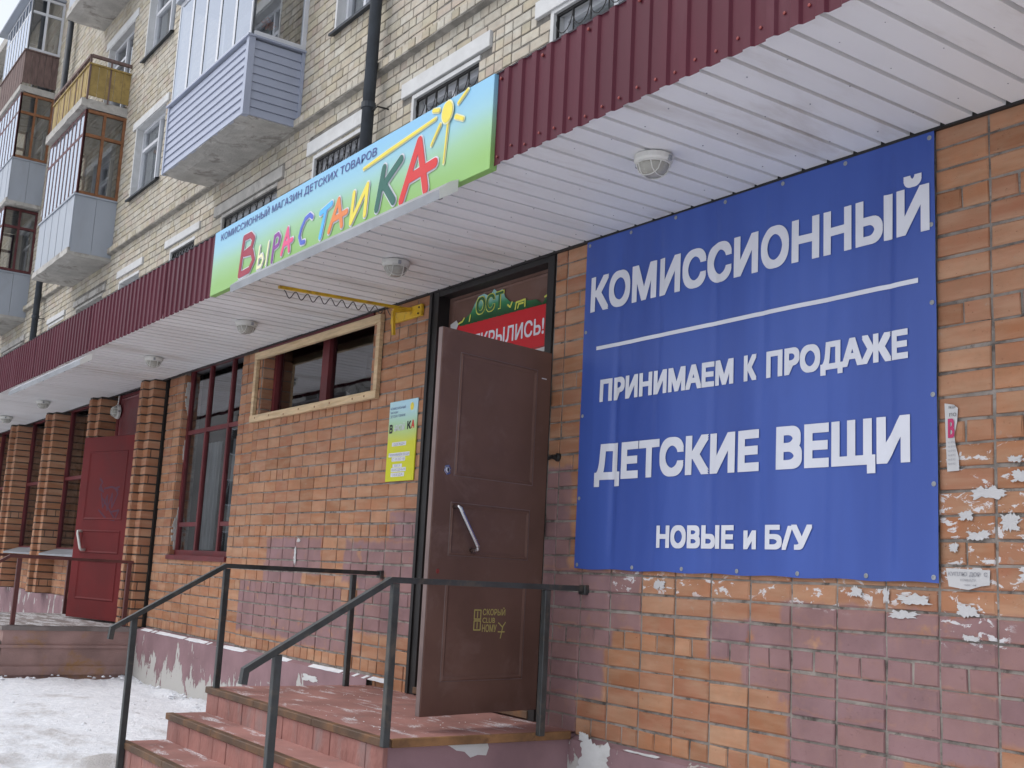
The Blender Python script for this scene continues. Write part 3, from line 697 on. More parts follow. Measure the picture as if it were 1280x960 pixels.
# ---- balconies
YF = .17
def slab(x0, x1, z0, z1, name='balcony', parent=apt, yf=YF-.03):
    mb = MB(); n = 26; m_ = 8
    def zz(x, y): 
        e = min(1, (y-yf)/.18)
        return z0+(1-e)*(.02+.03*mn.noise((x*4, y*6, z0)))+.006*mn.noise((x*9, y*9, 1))
    for i in range(n):
        for j in range(m_):
            a, b = x0+(x1-x0)*i/n, x0+(x1-x0)*(i+1)/n; c, d = yf+(Y-yf)*j/m_, yf+(Y-yf)*(j+1)/m_
            mb.quad((a, c, zz(a, c)), (b, c, zz(b, c)), (b, d, zz(b, d)), (a, d, zz(a, d)))
    for i in range(n):
        a, b = x0+(x1-x0)*i/n, x0+(x1-x0)*(i+1)/n; mb.quad((a, yf, zz(a, yf)), (b, yf, zz(b, yf)), (b, yf, z1), (a, yf, z1))
    for j in range(m_):
        c, d = yf+(Y-yf)*j/m_, yf+(Y-yf)*(j+1)/m_
        for x in (x0, x1): mb.quad((x, c, zz(x, c)), (x, d, zz(x, d)), (x, d, z1), (x, c, z1))
    mb.quad((x0, yf, z1), (x1, yf, z1), (x1, Y, z1), (x0, Y, z1))
    return mb.build(name, M['concrete'], parent)
def glazing(o, x0, x1, z0, z1, m, gl, n_front, n_end=2, zt=None, wd=.055, gle=None, left=True):
    frs = {x0: MB(), x1: MB()}; yf = YF+.02
    zt = zt or z0+(z1-z0)*.68
    xs = [x0+(x1-x0)*i/n_front for i in range(n_front+1)]; ys = [yf+(Y-yf)*i/n_end for i in range(n_end+1)]
    ff = MB()
    for x in xs: ff.box(max(x0, x-wd/2), min(x1, x+wd/2), yf-.014, yf+.03, z0, z1)
    for x in (x0, x1):
        for y in ys[1:]: frs[x].box(x-.03, x+.03, y-wd*.8, y, z0, z1)
    for z in (z0, z1-wd, zt) if zt < z1 else (z0, z1-wd):
        ff.box(x0+wd/2, x1-wd/2, yf-.012, yf+.027, z, z+wd)
        for x in (x0, x1): frs[x].box(x-.027, x+.027, yf+.03, Y, z+.001, z+wd-.001)
    g = [q_.build('glazing_frame', m, o) for q_ in frs.values()]; ff.build('glazing_frame', M['maroonwood'] if m == M['brownwood'] else m, o)
    gk = MB()
    for x in xs[1:-1]: gk.box(x+wd/2, x+wd/2+.014, yf-.013, yf+.0, z0+wd, z1-wd)
    tag(gk.build('gasket', M['pipe'], o), kind='stuff')
    for a, b in zip(xs, xs[1:]): MB().quad((a, yf-.009, z0), (b, yf-.009, z0), (b, yf-.009, z1), (a, yf-.009, z1)).build('pane', gl, o)
    for x in ((x0, x1) if left else (x1,)):
        for a, b in zip(ys, ys[1:]): MB().quad((x, a, z0), (x, b, z0), (x, b, z1), (x, a, z1)).build('pane', gle or gl, o)
    return g
# balcony with lavender siding and white glazing
x0, x1 = -14.52, -11.79
b1 = slab(x0+.02, x1-.005, 4.925, 5.0, yf=YF); b1['label'] = 'glazed balcony clad in lavender plastic siding'
for k in range(9):
    z = 4.95+k*.1
    mb = MB(); mb.quad((x0+.04, YF-.012, z), (x1-.06, YF-.012, z), (x1-.06, YF+.004, z+.094), (x0+.04, YF+.004, z+.094)); mb.quad((x0+.04, YF-.012, z), (x1-.06, YF-.012, z), (x1-.06, YF+.02, z-.004), (x0+.04, YF+.02, z-.004)); mb.build('siding_board', M['siding'], b1)
    mb = MB(); mb.quad((x1+.012, YF+.06, z), (x1+.012, Y, z), (x1-.004, Y, z+.094), (x1-.004, YF+.06, z+.094)); mb.quad((x1+.012, YF+.06, z), (x1+.012, Y, z), (x1-.02, Y, z-.004), (x1-.02, YF+.06, z-.004)); mb.build('siding_board', M['siding'], b1)
mb = MB().box(x1-.06, x1+.018, YF-.018, YF+.06, 4.94, 5.87); mb.build('corner_trim', M['siding'], b1); MB().box(x0-.01, x0+.04, YF-.018, YF+.04, 4.94, 5.87).build('corner_trim', M['siding'], b1); MB().box(x1-.012, x1+.016, Y-.04, Y-.001, 4.945, 5.868).build('corner_trim', M['siding'], b1)
mb = MB().box(x0+.03, x0+.036, YF+.02, Y, 4.95, 5.86); mb.box(x0+.04, x1-.04, YF+.02, YF+.03, 5.0, 5.86); mb.box(x1-.03, x1-.022, YF+.06, Y, 5.0, 5.86); mb.build('siding_backing', M['greymetal'], b1)
mb = MB().box(x0-.03, x1+.04, YF-.04, YF+.05, 5.871, 5.895); mb.box(x1-.05, x1+.04, YF+.051, Y, 5.872, 5.894); mb.build('rail_cap', M['siding'], b1)
glazing(b1, x0+.02, x1-.03, 5.9, 7.35, M['pvc'], M['mglass'], 5, 1, 9.0, .065, M['bglass'])
mb = MB().box(x0-.05, x1+.05, YF-.05, Y, 7.36, 7.45); mb.build('roof', M['greymetal'], b1)
# column of balconies further along
def panel_base(o, x0, x1, z0, z1, m, pw=.36, vertical=True, name='panel', endn=2):
    n = max(1, int((x1-x0)/pw)); 
    for i in range(n):
        a, b = x0+(x1-x0)*i/n, x0+(x1-x0)*(i+1)/n; q = .004*(i % 2)
        MB().box(a+.004, b-.004, YF-.006-q, YF+.012, z0, z1).build(name, m, o)
    for x in (x0, x1):
        for j in range(endn):
            c, d = YF+.012+(Y-YF-.012)*j/endn, YF+.012+(Y-YF-.012)*(j+1)/endn; s_ = 1 if x == x1 else -1
            a, b = sorted((x-.012*s_, x+(.004+.003*(j % 2))*s_)); MB().box(a, b, c+.003, d-.003, z0, z1).build(name, m, o)
    MB().box(x0-.03, x1+.03, YF-.03, YF+.04, z1+.001, z1+.03).build('rail_cap', m, o); MB().box(x1-.03, x1+.03, YF+.041, Y, z1+.002, z1+.029).build('rail_cap', m, o)
xa, xb = -21.55, -19.13
b2 = slab(xa, xb, 4.81, 4.93); b2['label'] = 'glazed balcony with grey sheet metal base and brown wooden frames'
panel_base(b2, xa+.02, xb-.0, 4.87, 5.83, M['greymetal'], .22); glazing(b2, xa+.03, xb-.02, 5.86, 7.34, M['brownwood'], M['mglass'], 9, 2, gle=M['glass'])
b3 = slab(xa, xb, 7.36, 7.52, yf=YF-.08); b3['label'] = 'open balcony with ochre slatted panels'
panel_base(b3, xa+.03, xb, 7.58, 8.12, M['ochre'], .12, name='slat', endn=5)
mb = MB(); mb.bar((xa, YF, 8.28), (xb, YF, 8.28), .05); mb.bar((xb, YF, 8.281), (xb, Y, 8.281), .05)
for k in range(7): mb.bar((xa+(xb-xa)*k/6, YF, 7.5), (xa+(xb-xa)*k/6, YF, 8.27), .03)
mb.bar((xb, (YF+Y)/2, 7.5), (xb, (YF+Y)/2, 8.26), .025); mb.build('railing', M['darkwood'], b3)
b4 = slab(xa+.2, xb, 9.78, 9.93); b4['label'] = 'balcony with only its stained concrete underside showing'
panel_base(b4, xa+.22, xb-.02, 9.95, 10.8, M['greymetal'], .3)
for (x, y) in ((xa+.1, .3), (xa+.1, .6)):
    pass
mb = MB(); mb.tube([(xb-.4, .2, 9.76), (-16.9, .75, 9.70)], .008, 5); mb.build('bracket_wire', M['wire'], b4)
xc, xd = -27.5, -25.0
b5 = slab(xc, xd, 9.60, 9.74); b5['label'] = 'glazed balcony clad in dark weathered boards with white frames'
panel_base(b5, xc+.02, xd, 9.80, 10.52, M['darkwood'], .13, name='board', endn=5); glazing(b5, xc+.03, xd-.02, 10.56, 11.8, M['pvc'], M['mglass'], 8, 2, gle=M['bglass'])
MB().box(xc-.3, xd+.05, YF-.15, Y, 11.82, 11.87).build('roof', M['greymetal'], b5)
b6 = slab(xc, xd, 7.12, 7.24); b6['label'] = 'glazed balcony with grey metal base and orange brown frames'
panel_base(b6, xc+.02, xd, 7.2, 8.10, M['greymetal'], .25); glazing(b6, xc+.03, xd-.02, 8.14, 9.58, M['brownwood'], M['mglass'], 8, 2, gle=M['glass'])
b7 = slab(xc, xd-.2, 4.74, 4.86); b7['label'] = 'glazed balcony with grey metal base and maroon frames just above the canopy'
panel_base(b7, xc+.02, xd-.2, 4.8, 5.70, M['greymetal'], .25); glazing(b7, xc+.03, xd-.22, 5.74, 7.1, M['maroonwood'], M['mglass'], 8, 2, gle=M['glass'])
for (zb, zt, m_) in ((4.7, 5.65, 'greymetal'), (7.1, 8.0, 'greymetal'), (9.55, 10.4, 'darkwood')):
    o = slab(-34.2, -31.8, zb-.1, zb+.03); panel_base(o, -34.18, -31.8, zb, zt, M[m_], .3); glazing(o, -34.15, -31.82, zt+.03, zb+2.3, M['pvc'], M['bglass'], 7, 2)

# flowers standing in the open end of the lavender balcony
fl = thing('potted_flower', 'orange bloom in a small pot on the lavender balcony rail', 'flower')
c = at(348, 42, 0, -11.9); base = Vector((-11.92, .42, 5.9))
MB().lathe(base, [(.035, 0), (.05, .09), (.052, .1), (.04, .1)], sides=12).build('pot', M['white'], fl)
mb = MB(); mb.tube([base+Vector((0, 0, .09)), base+Vector((.01, 0, .16)), base+Vector((0, -.01, .22))], .006, 5); mb.build('stem', M['leafg'], fl)
mb = MB()
for k in range(60):
    d = Vector((random.gauss(0, 1), random.gauss(0, 1), random.gauss(0, 1))).normalized()*random.uniform(.03, .075)+base+Vector((0, 0, .25)); e = Vector((random.gauss(0, 1), random.gauss(0, 1), random.gauss(0, 1))).normalized()*.022; f_ = e.orthogonal().normalized()*.018
    mb.quad(d-e, d-f_, d+e, d+f_)
mb.build('petals', M['flower'], fl)

# drain pipes
def drainpipe(x, z0, z1, label, r=.062):
    o = thing('drainpipe', label, 'drainpipe', 'drainpipes on the brick wall'); y = Y-.14
    MB().tube([(x, y, z0), (x, y, z1)], r, 14, True).build('pipe', M['pipe'], o, True)
    z = z0+2.05
    while z < z1:
        mb = MB().lathe((x, y, z), [(r+.001, -.03), (r+.012, -.03), (r+.012, .03), (r+.001, .03)], sides=14); mb.build('collar', M['pipe'], o)
        mb = MB().tube([(x, y, z-.08), (x+.16, y+.02, z-.05), (x+.17, Y, z-.05)], .009, 6); mb.build('bracket', M['black'], o); z += 2.1
drainpipe(-9.79, 2.5, 12.6, 'dark drainpipe running down between the barred windows beside the shop sign')
drainpipe(-23.6, 2.5, 12.6, 'dark drainpipe running down behind the ochre and grey balconies')

# ------------------------------------------------------------------ canopy
can = thing('canopy', 'long entrance canopy with white ribbed soffit and burgundy corrugated fascia', 'canopy')
def soffit_mesh(nr=7, p=.154):
    mb = MB(); pts = []
    for k in range(nr):
        x = k*p; pts += [(x, 0), (x+.129, 0), (x+.132, .03), (x+.151, .03)]
    pts.append((nr*p, 0)); n = 5
    for (a, b) in zip(pts, pts[1:]):
        for j in range(n):
            y0, y1 = -1.215+1.190*j/n, -1.215+1.190*(j+1)/n
            mb.quad((a[0], y0, a[1]), (b[0], y0, b[1]), (b[0], y1, b[1]), (a[0], y1, a[1]))
    return mb.mesh('soffit_sheet', M['soffit'])
sm = soffit_mesh(); x = -46.0+.076; i = 0
while x < 2.2:
    o = link('soffit_sheet', sm, can); o.location = (x, 0, 2.02+.003*(i % 2)); o.rotation_euler = (R(random.uniform(-.08, .08)), 0, 0); x += 7*.154; i += 1
def fascia_mesh(nr=10, p=.115, z0=1.985, z1=2.475):
    mb = MB(); pts = []
    for k in range(nr):
        x = k*p; pts += [(x, 0), (x+.055, 0), (x+.066, -.012), (x+.104, -.012)]
    pts.append((nr*p, 0))
    for a, b in zip(pts, pts[1:]): mb.quad((a[0], a[1], z0), (b[0], b[1], z0), (b[0], b[1], z1), (a[0], a[1], z1))
    return mb.mesh('fascia_sheet', M['fascia'])
fm = fascia_mesh(); riv = MB()
def run(xa, xb, d):
    x = xa; i = 0
    while (x < xb-.01 if d > 0 else x > xb+.01):
        o = link('fascia_sheet', fm, can); o.location = (x if d > 0 else x-1.15, -1.222-.003*(i % 2), random.uniform(-.006, .006)); 
        q = o.location.x
        for k in range(10):
            if q < -4.6 or q > 0: break
            riv.lathe((q+k*.115+.031, -1.226, 2.045+random.uniform(-.02, .02)), [(.007, 0), (.007, .004), (.003, .005)], (0, -1, 0), 6)
            if k % 3 == 0: riv.lathe((q+k*.115+.031, -1.226, 2.44), [(.009, 0), (.009, .006), (.004, .008)], (0, -1, 0), 6)
        x += 1.15*d; i += 1
run(-4.52, 2.2, 1); run(-8.32, -46, -1)
tag(riv.build('rivets', M['rivet'], can), kind='stuff')
cb = MB(); cb.box(-46, 2.2, -1.19, -1.15, 2.05, 2.46); cb.build('fascia_rail', M['galv'], can)
cb = MB(); cb.quad((-46, -1.235, 2.478), (2.2, -1.235, 2.478), (2.2, Y, 2.75), (-46, Y, 2.75)); cb.build('roof_sheet', M['galv'], can); cb = MB().box(-46, 2.2, -1.149, .3, 2.072, 2.09); cb.build('deck', M['galv'], can)
cb = MB(); cb.box(-46, 2.2, -.0235, -.002, 2.010, 2.068); cb.build('soffit_gap_shade', M['black'], can)  # black strip stands in for the shade in the open gap at the wall
sc = MB()
for k in range(46):
    for yy in (-1.0, -.62, -.2):
        x = -8+k*.154*1.4+random.uniform(-.01, .01); sc.lathe((x, yy+random.uniform(-.04, .04), 2.0205), [(.0035, 0), (.0025, -.003)], (0, 0, 1), 6)
tag(sc.build('screws', M['lgrey'], can), kind='stuff')
# ------------------------------------------------------------------ bulkhead lamps
def lamp_at(x, y, z, label, axis='z'):
    o = thing('bulkhead_lamp', label, 'lamp', 'round caged lamps under the canopy')
    MB().lathe((0, 0, 0), [(.105, 0), (.118, -.005), (.118, -.035), (.104, -.05), (.09, -.05)], sides=28).build('base', M['lampwhite'], o, False)
    MB().lathe((0, 0, 0), [(.098, -.045), (.094, -.075), (.078, -.105), (.05, -.122), (.015, -.128)], sides=28).build('glass_dome', M['lampglass'], o, True)
    c = MB()
    for off in (-.045, .045):
        for sw in (0, 1):
            pts = []
            for k in range(9):
                t_ = -1+2*k/8; h = math.sqrt(max(0, .104**2-off**2)); a = t_*h; rr = math.hypot(a, off)/.104
                zz = -.047-.088*math.sqrt(max(0, 1-rr**2.2)); pts.append((a, off, zz) if sw else (off, a, zz))
            c.tube(pts, .0035, 5)
    c.lathe((0, 0, 0), [(.100, -.05), (.108, -.05), (.108, -.058), (.100, -.058)], sides=24); c.build('wire_cage', M['lampwhite'], o)
    MB().box(.112, .128, -.012, .012, -.05, -.02).build('clip', M['galv'], o); MB().box(-.128, -.112, -.012, .012, -.05, -.02).build('clip', M['galv'], o)
    o.location = (x, y, z); o.scale = (.8, .8, .8); o.rotation_euler = (0, 0, R(random.uniform(-25, 25))); return o
for q, lb in (((817, 200), 'round white caged lamp on the soffit in front of the blue banner'), ((495, 330), 'round white caged lamp on the soffit outside the brown entrance door'), ((308, 405), 'round white caged lamp on the soffit near the pine framed window'), ((192, 449), 'round white caged lamp on the soffit beside the tall maroon window'), ((54, 503), 'round caged lamp on the soffit past the red door'), ((8, 522), 'round caged lamp farthest along the soffit')):
    p = at(q[0], q[1], 2, 2.0); o = lamp_at(p.x, p.y, 2.019, lb)
lpp = at(149, 515, 1, .075); lp = lamp_at(lpp.x, .075, lpp.z, 'round lamp with a cable on the maroon panel over the red door'); lp.rotation_euler = (R(-90), 0, 0); lp['group'] = ''
del lp['group']
mb = MB().tube([(0, -.11, -.03), (0, -.34, -.02)], .012, 6); mb.build('cable', M['lampwhite'], lp)

# ------------------------------------------------------------------ shop sign
sg = thing('shop_sign', 'green and blue printed shop sign with colourful lettering and a drawn sun', 'sign')
SY = -1.245
mb = MB().bbox(-8.315, -4.525, SY, -1.20, 1.975, 2.475, .002); mb.build('panel', M['signbg'], sg)
def sgf(k): return lambda u, v: (u, SY-.002-k, v)
words('КОМИССИОННЫЙ МАГАЗИН ДЕТСКИХ ТОВАРОВ', -8.18, -5.735, 2.383, .052, M['lblue'], sg, sgf(.001), .006)
def letter(kind, x0, x1, z0, z1, m, wd=.04, sh=.25):
    A = {'В': [[(.1, 0), (.22, 1)], [(.22, 1), (.62, 1.0), (.82, .85), (.72, .62), (.3, .55)], [(.3, .55), (.78, .5), (.92, .25), (.7, .02), (.1, 0)]],
         'ы': [[(.1, 0), (.2, 1)], [(.16, .5), (.42, .55), (.55, .3), (.42, .02), (.1, 0)], [(.8, 0), (.9, 1)]],
         'Р': [[(.1, -.15), (.25, .95)], [(.25, .95), (.65, 1), (.9, .8), (.75, .5), (.25, .42)]],
         'А': [[(.0, 0), (.45, 1)], [(.45, 1), (.72, .0)], [(.2, .36), (.95, .42)]],
         'С': [[(.95, .85), (.75, 1), (.45, .92), (.2, .6), (.1, .3), (.25, .02), (.5, 0)]],
         'Т': [[(.2, .85), (1.0, 1.0)], [(.62, .93), (.3, 0)]],
         'Й': [[(.12, .9), (.05, 0)], [(.05, 0), (.8, .95)], [(.8, .95), (.75, .05)]],
         'К': [[(.28, 1), (.08, 0)], [(.95, 1), (.2, .48)], [(.35, .52), (.75, 0)]]}[kind]
    g = lambda p: (x0+(x1-x0)*p[0], z0+(z1-z0)*p[1])
    ln = [[g(p) for p in s_] for s_ in A]
    strokes(ln, wd+.018, sgf(.002), M['lwhite'], sg, 'letter_outline'); strokes(ln, wd, sgf(.006), m, sg, 'letter')
for (k, a, b, c, d, m, wd) in (('В', -7.76, -7.46, 2.03, 2.30, 'lmaroon', .055), ('ы', -7.43, -7.21, 2.02, 2.17, 'lcream', .028), ('Р', -7.17, -7.03, 2.04, 2.20, 'lpurple', .032), ('А', -7.0, -6.83, 2.04, 2.20, 'lpink', .040),
                                ('С', -6.75, -6.54, 2.05, 2.22, 'lnavy', .036), ('Т', -6.47, -6.28, 2.03, 2.22, 'lsky', .046), ('А', -6.29, -6.05, 2.04, 2.22, 'lorange', .046), ('Й', -6.01, -5.76, 2.03, 2.23, 'lyellow', .046), ('К', -5.70, -5.41, 2.04, 2.27, 'lgreen', .064), ('А', -5.39, -5.03, 2.02, 2.32, 'lred', .070)):
    letter(k, a, b, c, d, M[m], wd*.84)
sun_ = [arc(-4.947, 2.40, .03, .04, 0, 360, 12)]
rays = [[(-5.88, 2.335, .02), (-5.6, 2.36, .03), (-5.07, 2.402, .02)], [(-5.10, 2.26, .02), (-5.02, 2.35, .03)], [(-4.96, 2.12, .014), (-4.94, 2.335, .022)], [(-4.845, 2.42, .024), (-4.76, 2.465, .02)], [(-4.865, 2.35, .03), (-4.79, 2.315, .026)], [(-5.10, 2.455, .026), (-5.04, 2.44, .03)]]
rays = [[(x, z, w_*.75) for x, z, w_ in r_] for r_ in rays]; big = [[(x, z, w_+.014) for x, z, w_ in r_] for r_ in rays]
strokes(big, .03, sgf(.002), M['lcream'], sg, 'sun_ray_outline'); strokes(rays, .03, sgf(.006), M['lyellow'], sg, 'sun_ray')
MB().poly([(-4.947+.062*math.cos(2*math.pi*k/20), SY-.0085, 2.40+.068*math.sin(2*math.pi*k/20)) for k in range(20)]).build('sun_outline', M['lcream'], sg)
MB().poly([(-4.947+.053*math.cos(2*math.pi*k/20), SY-.011, 2.40+.059*math.sin(2*math.pi*k/20)) for k in range(20)]).build('sun_disc', M['lyellow'], sg)
# floodlight troughs hung below the fascia
def trough(x0, x1, z, label):
    o = thing('sign_light_trough', label, 'light fixture', 'metal light troughs along the canopy edge')
    mb = MB(); pr = [(-1.355, z-.125), (-1.362, z-.075), (-1.30, z-.02), (-1.25, z+.005)]
    n = 8
    for (a, b) in zip(pr, pr[1:]):
        for i in range(n): u, v = x0+(x1-x0)*i/n, x0+(x1-x0)*(i+1)/n; mb.quad((u, *a), (v, *a), (v, *b), (u, *b))
    mb.build('hood', M['galv'], o)
    for x in (x0, x1): mb = MB(); mb.poly([(x, *p) for p in pr]+[(x, -1.25, z-.06)]); mb.build('end_cap', M['lampwhite'], o)
    tb = MB().tube([(x0+.05, -1.31, z-.075), (x1-.05, -1.31, z-.075)], .013, 8); tb.build('lamp_tube', M['lampwhite'], o, True)
    for k in range(4): x = x0+.2+(x1-x0-.4)*k/3; MB().box(x-.015, x+.015, -1.32, -1.226, z-.05, z-.035).build('bracket', M['galv'], o)
    return o
trough(-7.60, -4.80, 1.985, 'long grey metal light trough hung in front of the shop sign')
trough(-14.6, -11.45, 1.935, 'long grey metal light trough on the plain burgundy fascia')

# ------------------------------------------------------------------ blue banner
bn = thing('advertising_banner', 'large blue vinyl banner with white lettering fixed to the brick wall', 'banner')
BX0, BX1, BZ0, BZ1 = -5.262, -2.862, .056, 2.013
def bw(u, v):
    cr_ = sum(.011*math.exp(-((u-c-.04*mn.noise((v*.9, c, 0)))/.026)**2)*max(0, .4+.9*mn.noise((v*.7, c*3, 4))) for c in (-4.95, -4.62, -4.18, -3.83, -3.44, -3.1))
    d = cr_+.007*mn.noise((u*2.6, v*.5, 7.1))+.005*math.sin(u*9+v*.7)*(.5+.5*mn.noise((u*.8, v*.8, 2)))+.003*mn.noise((u*9, v*1.6, 5))
    edge = min(1, min(u-BX0, BX1-u, v-BZ0, BZ1-v)/.12)
    return -.021+d*max(.15, edge)
mb = MB(); NX, NZ = 220, 60
for j in range(NZ+1):
    for i in range(NX+1):
        u, v = BX0+(BX1-BX0)*i/NX, BZ0+(BZ1-BZ0)*j/NZ
        e = .004*mn.noise((v*3, 1, 1)) if i in (0, NX) else 0; f_ = .003*math.sin(u*16.3) if j in (0, NZ) else 0
        mb.v.append((u+e, bw(u, v), v+f_))
for j in range(NZ):
    for i in range(NX): a = j*(NX+1)+i; mb.f.append((a, a+1, a+NX+2, a+NX+1))
mb.build('cloth', M['banner'], bn, True)
bf = lambda u, v: (u, bw(u, v)-.0048, v)
for (s_, a, b, z, cap, bo) in (('КОМИССИОННЫЙ', -5.20, -2.885, 1.573, .194, .038), ('ПРИНИМАЕМ К ПРОДАЖЕ', -5.08, -2.998, 1.020, .117, .048), ('ДЕТСКИЕ ВЕЩИ', -5.10, -2.99, .571, .183, .048), ('НОВЫЕ', -4.568, -4.01, .188, .104, .050), ('и', -3.945, -3.86, .188, .104, .050), ('Б/У', -3.80, -3.518, .188, .104, .045)):
    words(s_, a, b, z, cap, M['lwhite'], bn, bf, bo, cut=.015)
mb = MB()
for k in range(44):
    a, b = -5.127+2.183*k/44, -5.127+2.183*(k+1)/44; za, zb_ = 1.337+.012*k/44, 1.337+.012*(k+1)/44
    mb.quad(bf(a, za-.011), bf(b, zb_-.011), bf(b, zb_+.011), bf(a, za+.011))
mb.build('printed_line', M['lwhite'], bn)
for (x, z) in [(-5.235, 1.985), (-4.861, 1.988), (-4.488, 1.991), (-4.113, 1.989), (-3.719, 1.988), (-3.338, 1.989), (-2.885, 1.983), (-2.88, 1.587), (-2.88, 1.24), (-2.88, .841), (-2.88, .463), (-2.885, .078), (-3.221, .075), (-3.604, .073), (-3.985, .074), (-4.372, .075), (-4.758, .073), (-5.235, .078), (-5.24, .945), (-5.24, .46), (-5.24, 1.45)]:
    y = bw(x, z); mb = MB(); mb.lathe((x, y-.001, z), [(.011, 0), (.011, .002), (.006, .003), (.005, .001)], (0, -1, 0), 12); mb.build('eyelet', M['galv'], bn)

# ------------------------------------------------------------------ brown entrance door
dr = thing('entrance_door', 'tall brown steel entrance door standing open with panels and a chrome bar handle', 'door')
fr = MB(); fr.box(-7.09, -6.985, -.012, .12, -.846, 2.035); fr.box(-5.665, -5.60, -.012, .12, -.846, 2.035); fr.box(-6.985, -5.665, -.010, .119, 1.972, 2.035); fr.box(-6.985, -5.665, .04, .118, 1.34, 1.40); fr.box(-7.094, -7.06, -.025, -.0121, -.846, 2.03)
fr.build('frame', M['black'], dr)
tr = MB(); tr.box(-6.985, -5.665, .085, .11, 1.401, 1.971); tro = tr.build('transom', M['doorbrown'], dr)
def moulding(mb, x0, x1, z0, z1, y, n, wd=.022, h=.008):
    """raised picture-frame moulding on a plane; y surface, n sign of outward"""
    o = [(x0, z0), (x1, z0), (x1, z1), (x0, z1)]; i1 = [(x0+wd*.4, z0+wd*.4), (x1-wd*.4, z0+wd*.4), (x1-wd*.4, z1-wd*.4), (x0+wd*.4, z1-wd*.4)]; i2 = [(x0+wd, z0+wd), (x1-wd, z0+wd), (x1-wd, z1-wd), (x0+wd, z1-wd)]
    for k in range(4):
        k2 = (k+1) % 4
        mb.quad((o[k][0], y, o[k][1]), (o[k2][0], y, o[k2][1]), (i1[k2][0], y+n*h, i1[k2][1]), (i1[k][0], y+n*h, i1[k][1]))
        mb.quad((i1[k][0], y+n*h, i1[k][1]), (i1[k2][0], y+n*h, i1[k2][1]), (i2[k2][0], y, i2[k2][1]), (i2[k][0], y, i2[k][1]))
mb = MB(); moulding(mb, -6.93, -5.78, 1.45, 1.95, .0845, -1); mb.build('panel_moulding', M['doorbrown'], tro)
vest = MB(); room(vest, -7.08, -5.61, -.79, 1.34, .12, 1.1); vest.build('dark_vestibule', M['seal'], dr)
mb = MB(); mb.box(-6.985, -6.46, .06, .10, -.78, 1.339); mb.build('fixed_leaf', M['doorbrown'], dr)
# the leaf: local u runs from hinge to free edge, outer face towards the camera side
HX, HY = -5.557, -.028; ang = math.atan2(-.915-HY, -5.40-HX)
leaf = MB().bbox(0, .905, .017, .055, -.772, 1.362, .003).build('leaf', M['doorbrown'], dr)
leaf.location = (HX+.055*math.sin(ang), HY-.055*math.cos(ang), 0); leaf.rotation_euler = (0, 0, ang)
# outer face looks to +x: local +y after rotation
def facing(): return 1
YO = .055
for (a, b, c, d) in ((.125, .760, .535, 1.235), (.138, .770, .092, .382), (.138, .774, -.59, -.055)):
    mb = MB(); moulding(mb, a, b, c, d, YO+.0005, 1, .026, .007); mb.build('panel_moulding', M['bevel'] if False else M['doorbrown'], leaf)
    mb = MB(); moulding(mb, a-.004, b+.004, c-.004, d+.004, YO+.0003, 1, .006, .0015); mb.build('worn_edge', M['bevel'], leaf)
mb = MB().box(.9052, .9085, .020, .051, -.77, 1.36); mb.build('edge_strip', M['bevel'], leaf)
mb = MB(); mb.tube([(.752, YO, .358), (.752, YO+.045, .360), (.747, YO+.058, .350), (.735, YO+.06, .325), (.605, YO+.06, .150), (.598, YO+.055, .132), (.60, YO+.04, .126), (.60, YO, .126)], .0135, 10); mb.build('handle', M['steel'], leaf, True)
mb = MB().lathe((.815, YO, .560), [(.030, 0), (.030, .006), (.018, .009), (.014, .012)], (0, 1, 0), 6); mb.build('lock', M['steel'], leaf); mb = MB().box(.81, .82, YO+.0121, YO+.0128, .55, .57); mb.build('keyhole', M['lblack'], leaf)
mb = MB().lathe((.84, YO, .0), [(.014, 0), (.010, .003), (.004, .001)], (0, 1, 0), 10); mb.build('bolt_hole', M['rivet'], leaf)
mb = MB().box(.045, .085, YO+.0002, YO+.004, 1.19, 1.196); mb.build('scratch', M['lwhite'], leaf)
for z in (-.55, .3, 1.1): mb = MB().tube([(-.012, .028, z-.06), (-.012, .028, z+.06)], .014, 10); mb.build('hinge', M['black'], leaf)
lf = lambda u, v: (.905-u, YO+.0007, v)                           # letters read from the outside
def lfx(u, v): return (.549-u, YO+.0008, v)
st = [('СКОРЫЙ', .07, .25, -.232, .034), ('CLUB', .07, .17, -.275, .030), ('НОМУ', .07, .185, -.325, .040)]
for (s_, a, b, z, cap) in st: lettering(s_, a, b, z, cap, M['gold'], leaf, lfx, .012, name='stencil', lift=-1)
strokes([[(.005, -.315), (.005, -.265), (.055, -.265), (.055, -.315), (.005, -.315)], [(.005, -.255), (.005, -.205), (.055, -.205), (.055, -.255), (.005, -.255)], [(.03, -.305), (.03, -.275)], [(.03, -.245), (.03, -.215)], [(.20, -.275), (.235, -.30), (.22, -.36)], [(.255, -.272), (.232, -.30)], [(.20, -.325), (.25, -.325)]], .007, lambda u, v: (.549-u, YO+.001, v), M['gold'], leaf, 'stencil')

